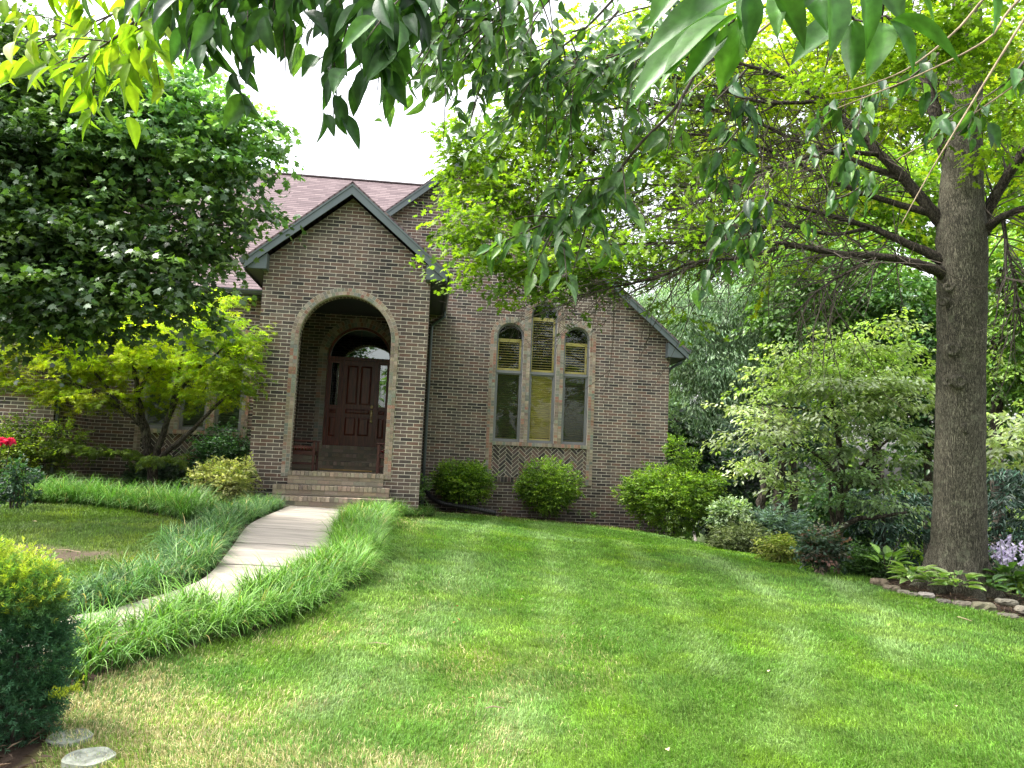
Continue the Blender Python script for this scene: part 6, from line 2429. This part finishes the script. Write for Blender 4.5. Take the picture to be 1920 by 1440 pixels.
bgtree('understory_tree', 'dark green thicket behind the dogwood stems', [(1560, 1060, 19, 4), (1560, 990, 19, 3)], [(1520, 960, 60, 50), (1590, 950, 70, 50), (1560, 1010, 70, 40), (1480, 1000, 40, 30), (1630, 1010, 40, 40)], 4200, LEAF_OVAL, .15, DG, None, .6, .2, .35, .4, group=gb)
# three dark trunks below the dogwood
tks = thing('pine_tree', at(1460, 1010, 17.5)*np.array((1, 1, 0))+np.array((0, 0, G(*at(1460, 1010, 17.5)[:2]))), 'dark bare triple trunk standing in shade behind the blue grey shrub', 'tree')
for l in ([(1432, 1040, 17.5, 10), (1430, 960, 17.5, 9.5), (1432, 880, 17.5, 9), (1436, 760, 17.5, 8)], [(1458, 1045, 17.3, 11), (1457, 980, 17.3, 10.5), (1462, 900, 17.3, 9), (1468, 760, 17.3, 8)], [(1486, 1045, 17.6, 10), (1486, 970, 17.6, 9), (1488, 900, 17.6, 8), (1490, 780, 17.6, 7)]):
    mb = MB()
    tube_px(mb, l, 10, .08)
    mb.build('trunk', M_DARKBARK, tks, True)
foliage(crown([clump(1450, 800, 18, 60, 40), clump(1500, 790, 18, 60, 40)], 2500, LEAF_NARROW, .16, CN, .7, .3, .3, 20), M_NEEDLE, tks, 'crown')

# the wood that closes the view far behind
parts = []
for i in range(46):
    x = 1190+i*18+random.uniform(-20, 20)
    y = random.uniform(520, 980)
    parts.append(crown([clump(x, y, random.uniform(34, 46), 75, 75, 90)], 420, LEAF_OVAL, .55, [(.04, .085, .03), (.065, .13, .035), (.03, .06, .025), (.11, .19, .04)], 1.8, .4, .5, 20, .3, .3, .45, .8, .3))
for i in range(16):
    x = 1250+i*46+random.uniform(-20, 20)
    parts.append(crown([clump(x, random.uniform(300, 480), random.uniform(36, 46), 60, 60, 70)], 260, LEAF_OVAL, .5, [(.09, .17, .03), (.14, .23, .035), (.2, .29, .04)], 1.8, .4, .5, 20, .3, .3, .45, .8, .3))
for i in range(34):
    x = 1290+(i % 17)*40+random.uniform(-20, 20)
    parts.append(crown([clump(x, random.uniform(60, 330), random.uniform(38, 48), 62, 62, 70)], 300, LEAF_OVAL, .5, [(.13, .23, .035), (.2, .31, .04), (.27, .36, .05)], 1.8, .4, .5, 20, .3, .3, .45, .8, .3))
a = join(parts)
tag(mesh_arrays('woods', a[0], a[1], a[2], M_LEAF, None, a[3]), 'distant wood filling the view right of the house', None, None, 'stuff')
# low ground cover of the wood floor
xs = rng.random(9000)*20+9.5
ys = rng.random(9000)*26-4
d = np.hypot(xs-CAM[0], ys-CAM[1])
k = ~inpoly(xs, ys, LAWN_MAIN) & ((xs > 10.5) | (ys > 6))
xs, ys = xs[k], ys[k]
n = len(xs)
a = scatter(LEAF_OVAL, np.stack([xs, ys, gz(xs, ys)+.05+.3*rng.random(n)], 1), rdir(n), rdir(n)*.5+np.array((0, 0, 1)), .2*(.6+.8*rng.random(n)), pick(MG+DG, n))
tag(mesh_arrays('ground_cover', a[0], a[1], a[2], M_LEAF, None, a[3]), 'low leafy ground cover on the wood floor', None, None, 'stuff')

# trees across the street, behind the photographer: they show in the door glass and windows
for i, (x, y, h, r) in enumerate(((-14, -46, 13, 5), (-3, -50, 11, 5.5), (9, -47, 14, 5), (20, -44, 12, 5))):
    t = thing('street_tree', (x, y, -1), 'round-topped tree across the street behind the viewer, number %s from the left' % ('one', 'two', 'three', 'four')[i], 'tree', 'trees behind the viewer')
    mb = MB()
    mb.tube([(x, y, -3), (x, y, h*.5)], [.35, .2], 8)
    mb.build('trunk', M_DARKBARK, t)
    foliage(crown([(x, y, h*.6, r, r, h*.38), (x+2, y, h*.45, r*.7, r*.7, h*.25), (x-2, y, h*.45, r*.7, r*.7, h*.25)], 1600, LEAF_DIAMOND, .8, MG, 1.5), M_LEAF, t, 'crown')


# --- overhanging tree: its leafy branches reach over the viewer's head
ovh = thing('overhanging_tree', at(1100, -700, 2.6), 'broad-leaved tree whose hanging sprays frame the top of the view', 'tree')


def spray(pts, n, size, pal, mat, tw=.004, spread=.06, hang=.9, side=.8, twig=M_TWIG, big=True, t0=.0, bare=False, facing=.5, subs=0, sublen=.25):
    W = np.array([at(*p) for p in pts])
    L = smooth_line3(W, 24)
    mb = MB()
    mb.tube([tuple(v) for v in L], list(np.linspace(tw*1.6, tw*.5, 24)), 6)
    lines = [L]
    for s in range(subs):
        k = random.randint(3, 20)
        tg = L[min(k+1, 23)]-L[k]
        tg /= np.linalg.norm(tg)
        dv = tg*.5+rdir(1)[0]*.7+np.array((0, 0, -.35))
        dv /= np.linalg.norm(dv)
        ll = sublen*random.uniform(.6, 1.3)
        Q = np.array([L[k]+dv*ll*f+np.array((0, 0, -.25*ll*f*f)) for f in np.linspace(0, 1, 8)])
        mb.tube([tuple(v) for v in Q], list(np.linspace(tw*.8, tw*.35, 8)), 5)
        lines.append(Q)
    br = mb.build('branch', twig, ovh, True)
    if n:
        lens = np.array([np.linalg.norm(np.diff(q, axis=0), axis=1).sum() for q in lines])
        li = rng.choice(len(lines), n, p=lens/lens.sum())
        P, Tg = [], []
        for i in li:
            q = lines[i]
            f = (t0 if i == 0 else .15)+(1-(t0 if i == 0 else .15))*rng.random()
            x_ = f*(len(q)-1.001)
            a0_ = int(x_)
            P.append(q[a0_]*(1-(x_-a0_))+q[a0_+1]*(x_-a0_))
            tg = q[a0_+1]-q[a0_]
            Tg.append(tg/np.linalg.norm(tg))
        P, Tg = np.array(P), np.array(Tg)
        sd = np.cross(Tg, [0, 0, 1.0])+rdir(n)*.3
        sd /= np.maximum(np.linalg.norm(sd, axis=1, keepdims=True), 1e-6)
        sg = np.where(rng.random(n) < .5, -1, 1)[:, None]
        D = Tg*.55+sd*sg*side+np.array((0, 0, -hang))+rdir(n)*.32
        N = sd*sg*(-.2)+np.array((0, 0, .55))-fw[None, :]*facing+rdir(n)*.5
        P = P+rng.normal(size=(n, 3))*spread*.35
        a = scatter(LEAF_BIG, P, D, N, size*(.6+.6*rng.random(n)), pick(pal, n))
        mesh_arrays('leaves', a[0], a[1], a[2], mat, br, a[3], None, True)
    return br


def smooth_line3(P, n):
    d = np.r_[0, np.cumsum(np.linalg.norm(np.diff(P, axis=0), axis=1))]
    m = len(P)
    out = []
    for tt in np.linspace(0, d[-1], n):
        i = min(max(np.searchsorted(d, tt)-1, 0), m-2)
        u_ = (tt-d[i])/(d[i+1]-d[i])
        p0, p1, p2, p3 = P[max(i-1, 0)], P[i], P[i+1], P[min(i+2, m-1)]
        out.append(.5*((2*p1)+(-p0+p2)*u_+(2*p0-5*p1+4*p2-p3)*u_*u_+(-p0+3*p1-3*p2+p3)*u_**3))
    return np.array(out)


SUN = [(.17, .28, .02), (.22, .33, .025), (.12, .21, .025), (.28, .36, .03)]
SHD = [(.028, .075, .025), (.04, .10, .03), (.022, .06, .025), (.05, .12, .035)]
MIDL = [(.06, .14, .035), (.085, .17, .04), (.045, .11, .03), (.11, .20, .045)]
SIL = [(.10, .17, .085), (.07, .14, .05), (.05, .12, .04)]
MD_ = M_BIGLEAF
# far left sunlit sprays
spray([(420, -120, 2.2), (300, -20, 2.2), (180, 40, 2.25), (70, 75, 2.3)], 74, 0.088, SUN, M_LEAFTHIN, .003, subs=7, sublen=.22)
spray([(330, -40, 2.1), (230, 60, 2.1), (150, 110, 2.15), (100, 130, 2.2)], 55, 0.084, SUN, M_LEAFTHIN, .003, subs=6, sublen=.18)
spray([(300, 20, 2.0), (270, 70, 2.0), (250, 120, 2.0)], 28, 0.080, SUN, M_LEAFTHIN, .003, subs=3, sublen=.12)
spray([(250, -150, 2.3), (120, -60, 2.3), (0, -10, 2.4), (-60, 10, 2.4)], 55, 0.088, SUN, M_LEAFTHIN, .003, subs=6, sublen=.2)
# dark middle-left sprays
spray([(600, -238, 1.75), (500, -98, 1.75), (420, -48, 1.75), (330, -13, 1.8)], 88, 0.097, SHD+MIDL[:1], MD_, .003, subs=8, sublen=.2)
spray([(560, -188, 1.9), (470, -68, 1.9), (370, -18, 1.95), (270, 17, 2.0)], 67, 0.092, SHD+MIDL, MD_, .003, subs=6, sublen=.2)
spray([(640, -198, 1.7), (560, -88, 1.7), (500, -38, 1.7)], 40, 0.088, SHD, MD_, .003, subs=4, sublen=.16)
spray([(740, -198, 1.8), (690, -58, 1.8), (655, 32, 1.8), (620, 92, 1.8), (597, 112, 1.8)], 52, 0.084, SHD, MD_, .003, subs=6, sublen=.15)
spray([(760, -158, 1.7), (740, -58, 1.7), (722, 22, 1.7), (712, 72, 1.7)], 40, 0.084, SHD, MD_, .003, subs=4, sublen=.13)
spray([(860, -198, 1.7), (820, -98, 1.7), (790, -38, 1.7), (770, 2, 1.7)], 48, 0.092, SHD+MIDL[:1], MD_, .003, subs=5, sublen=.18)
spray([(720, -198, 2.2), (660, -98, 2.2), (600, -48, 2.2), (545, -18, 2.2)], 52, 0.084, SHD, MD_, .003, subs=5, sublen=.2)
# mid canopy at the top, smaller in the picture
for (pts, n) in (([(980, -120, 3.3), (900, 0, 3.3), (820, 60, 3.4), (770, 120, 3.5)], 90), ([(1120, -120, 3.4), (1020, 20, 3.4), (930, 90, 3.5), (880, 170, 3.6)], 120), ([(1200, -60, 3.5), (1100, 60, 3.5), (1000, 140, 3.6), (900, 190, 3.7)], 120), ([(1280, -60, 3.3), (1200, 80, 3.3), (1130, 150, 3.4), (1060, 190, 3.5)], 110),
                 ([(1060, -160, 3.0), (1000, -20, 3.0), (940, 50, 3.0), (860, 80, 3.1)], 90), ([(1320, 20, 3.6), (1260, 80, 3.6), (1190, 130, 3.7), (1120, 170, 3.8)], 80), ([(1160, 20, 3.8), (1080, 120, 3.8), (1010, 200, 3.9), (960, 250, 3.9)], 80), ([(930, -80, 2.9), (860, 10, 2.9), (800, 60, 3.0)], 60)):
    pts = [(a, b-28*i/3, c) for i, (a, b, c) in enumerate(pts)]
    spray(pts, int(n*1.5), .092, MIDL+SHD[:2]+SIL[:1], MD_, .005, .08, .3, .9, subs=14, sublen=.36)
# the long thin branch carrying the spray in front of the gable
spray([(1340, 60, 3.4), (1273, 193, 3.4), (1200, 270, 3.45), (1130, 360, 3.5), (1090, 398, 3.5), (1020, 420, 3.5), (940, 455, 3.5), (905, 478, 3.5)], 105, .115, SIL+MIDL, MD_, .006, .08, .7, .9, t0=.52, subs=9, sublen=.3)
spray([(1150, 330, 3.5), (1090, 340, 3.5), (1030, 350, 3.5)], 30, .11, MIDL+SIL, MD_, .004, subs=3, sublen=.2)
# hanging sprays lower down and to the right
spray([(1420, 200, 3.6), (1370, 260, 3.6), (1320, 320, 3.6)], 32, .105, SHD+MIDL, MD_, .004, subs=4, sublen=.2)
spray([(1410, 380, 3.9), (1370, 420, 3.9), (1335, 470, 3.9), (1330, 515, 3.9)], 46, .105, SHD+MIDL, MD_, .004, subs=5, sublen=.22, hang=1.1)
spray([(1440, 360, 3.9), (1420, 410, 3.9), (1400, 470, 3.9)], 26, .10, SHD+MIDL, MD_, .004, subs=3, sublen=.16)
spray([(1640, 220, 3.8), (1590, 265, 3.8), (1545, 285, 3.8), (1510, 300, 3.8)], 22, .095, MIDL+SHD, MD_, .004, subs=2, sublen=.15)
spray([(1640, 330, 3.9), (1590, 365, 3.9), (1540, 380, 3.9), (1505, 390, 3.9)], 24, .095, MIDL+SHD, MD_, .004, subs=2, sublen=.15)
spray([(1760, 100, 3.4), (1700, 150, 3.4), (1640, 175, 3.4), (1560, 190, 3.4)], 46, .10, MIDL+SHD, MD_, .004, subs=5, sublen=.2)
spray([(1960, 60, 3.2), (1900, 140, 3.2), (1850, 180, 3.2), (1800, 200, 3.2)], 42, .10, SHD+MIDL, MD_, .004, subs=4, sublen=.18)
spray([(1400, 130, 3.5), (1340, 190, 3.5), (1300, 210, 3.5)], 26, .10, SHD, MD_, .004, subs=3, sublen=.18)
# big leaves close to the lens, top right
BIG = [(.065, .165, .035), (.085, .20, .04), (.045, .125, .03)]
big = [(1410, -10, 1212, 62, .98), (1385, 30, 1240, 112, 1.0), (1372, 40, 1188, 142, 1.02), (1360, 60, 1290, 130, 1.04), (1388, 35, 1352, 150, 1.03), (1402, -20, 1412, 78, .97), (1448, -25, 1514, 66, .98), (1558, -25, 1576, 76, 1.0), (1618, -30, 1640, 70, 1.0),
       (1592, 40, 1498, 84, 1.06), (1602, 36, 1600, 142, 1.05), (1655, 42, 1640, 118, 1.04), (1668, 38, 1724, 114, 1.02), (1672, 36, 1808, 86, 1.0), (1482, -45, 1448, 44, 1.02), (1522, -35, 1545, 34, 1.03), (1700, -40, 1764, 22, 1.05), (1850, -50, 1884, 44, 1.1), (1300, -60, 1228, 12, 1.0), (1340, -50, 1330, 60, 1.05), (1440, -60, 1380, 24, 1.0), (1560, -70, 1500, 10, 1.0), (1640, -60, 1690, 18, 1.03)]
lines_ = ([(1700, -330, 1.0), (1560, -160, 1.0), (1440, -60, 1.0), (1400, -5, 1.0), (1375, 40, 1.01)], [(1760, -300, 1.0), (1700, -140, 1.02), (1660, -40, 1.02), (1650, 38, 1.03), (1600, 36, 1.05)])
for li_, ln_ in enumerate(lines_):
    mb = MB()
    L3 = smooth_line3(np.array([at(*q) for q in ln_]), 20)
    mb.tube([tuple(v) for v in L3], list(np.linspace(.004, .0015, 20)), 6)
    br = mb.build('branch', M_TWIG, ovh, True)
    sel = [b for b in big if (b[0] < 1530) == (li_ == 0)]
    for b in sel:
        mbp = MB()
    P = np.array([at(b[0], b[1], b[4]) for b in sel])
    E_ = np.array([at(b[2], b[3], b[4]+random.uniform(-.05, .03)) for b in sel])
    near = np.array([L3[np.linalg.norm(L3-p_, axis=1).argmin()] for p_ in P])
    mbp = MB()
    for a_, b_ in zip(near, P):
        mbp.tube([a_, (a_+b_)/2+np.array((0, 0, .004)), b_], [.0014, .0012, .001], 5)
    mbp.build('leaf_stalk', M_TWIG, br, True)
    D = E_-P
    Nn = -fw[None, :]*.55+np.array((0, 0, .75))+rdir(len(P))*.45
    a = scatter(LEAF_BIG, P, D, Nn, np.linalg.norm(D, axis=1)*1.12, pick(BIG, len(P)))
    mesh_arrays('leaves', a[0], a[1], a[2], MD_, br, a[3], None, True)
# bare pale twigs
for pts in ([(1900, -60, 2.6), (1840, 3, 2.6), (1790, 60, 2.6), (1700, 130, 2.6), (1600, 168, 2.6), (1555, 176, 2.6)], [(1950, -40, 2.7), (1890, 22, 2.7), (1850, 75, 2.7), (1720, 142, 2.7), (1570, 203, 2.7)], [(1930, 20, 3), (1880, 100, 3), (1800, 230, 3), (1740, 330, 3), (1690, 420, 3)],
            [(1460, 30, 2.8), (1400, 80, 2.8), (1320, 150, 2.8), (1285, 178, 2.8)], [(1990, 90, 3.2), (1930, 140, 3.2), (1800, 230, 3.2), (1680, 300, 3.2)]):
    spray(pts, 0, .1, MIDL, MD_, .0034, twig=M_PALETWIG)

# ------------------------------------------------------------------ light
w = bpy.data.worlds.new('World')
sc.world = w
w.use_nodes = True
nt = w.node_tree
nt.nodes.clear()
sky = nt.nodes.new('ShaderNodeTexSky')
sky.sky_type = 'NISHITA'
sky.sun_disc = False
SDIR = Vector((-.72, .06, 1.2)).normalized()
EL_ = math.asin(SDIR.z)
AZ_ = math.atan2(SDIR.x, SDIR.y)
sky.sun_elevation = EL_
sky.sun_rotation = AZ_
sky.air_density = 1.3
sky.dust_density = 6.0
sky.ozone_density = 1.0
hs = nt.nodes.new('ShaderNodeHueSaturation')
hs.inputs['Saturation'].default_value = .22
hs.inputs['Value'].default_value = 4.3
bgd = nt.nodes.new('ShaderNodeBackground')
bgd.inputs[1].default_value = .15
ow = nt.nodes.new('ShaderNodeOutputWorld')
nt.links.new(sky.outputs[0], hs.inputs['Color'])
nt.links.new(hs.outputs[0], bgd.inputs[0])
nt.links.new(bgd.outputs[0], ow.inputs[0])
sl = bpy.data.lights.new('sun', 'SUN')
sl.energy = 4.8
sl.angle = math.radians(2.5)
sl.color = (1.0, .95, .87)
so = bpy.data.objects.new('sun', sl)
C.objects.link(so)
so.rotation_euler = (-SDIR).to_track_quat('-Z', 'Y').to_euler()
so.location = (0, 0, 30)

sc.view_settings.view_transform = 'Standard'
sc.view_settings.look = 'None'
sc.view_settings.exposure = 0
sc.view_settings.gamma = 1
sc.cycles.max_bounces = 7
sc.cycles.diffuse_bounces = 3
sc.cycles.transmission_bounces = 4
sc.cycles.transparent_max_bounces = 8
sc.cycles.use_denoising = True
sc.cycles.caustics_reflective = False
sc.cycles.caustics_refractive = False
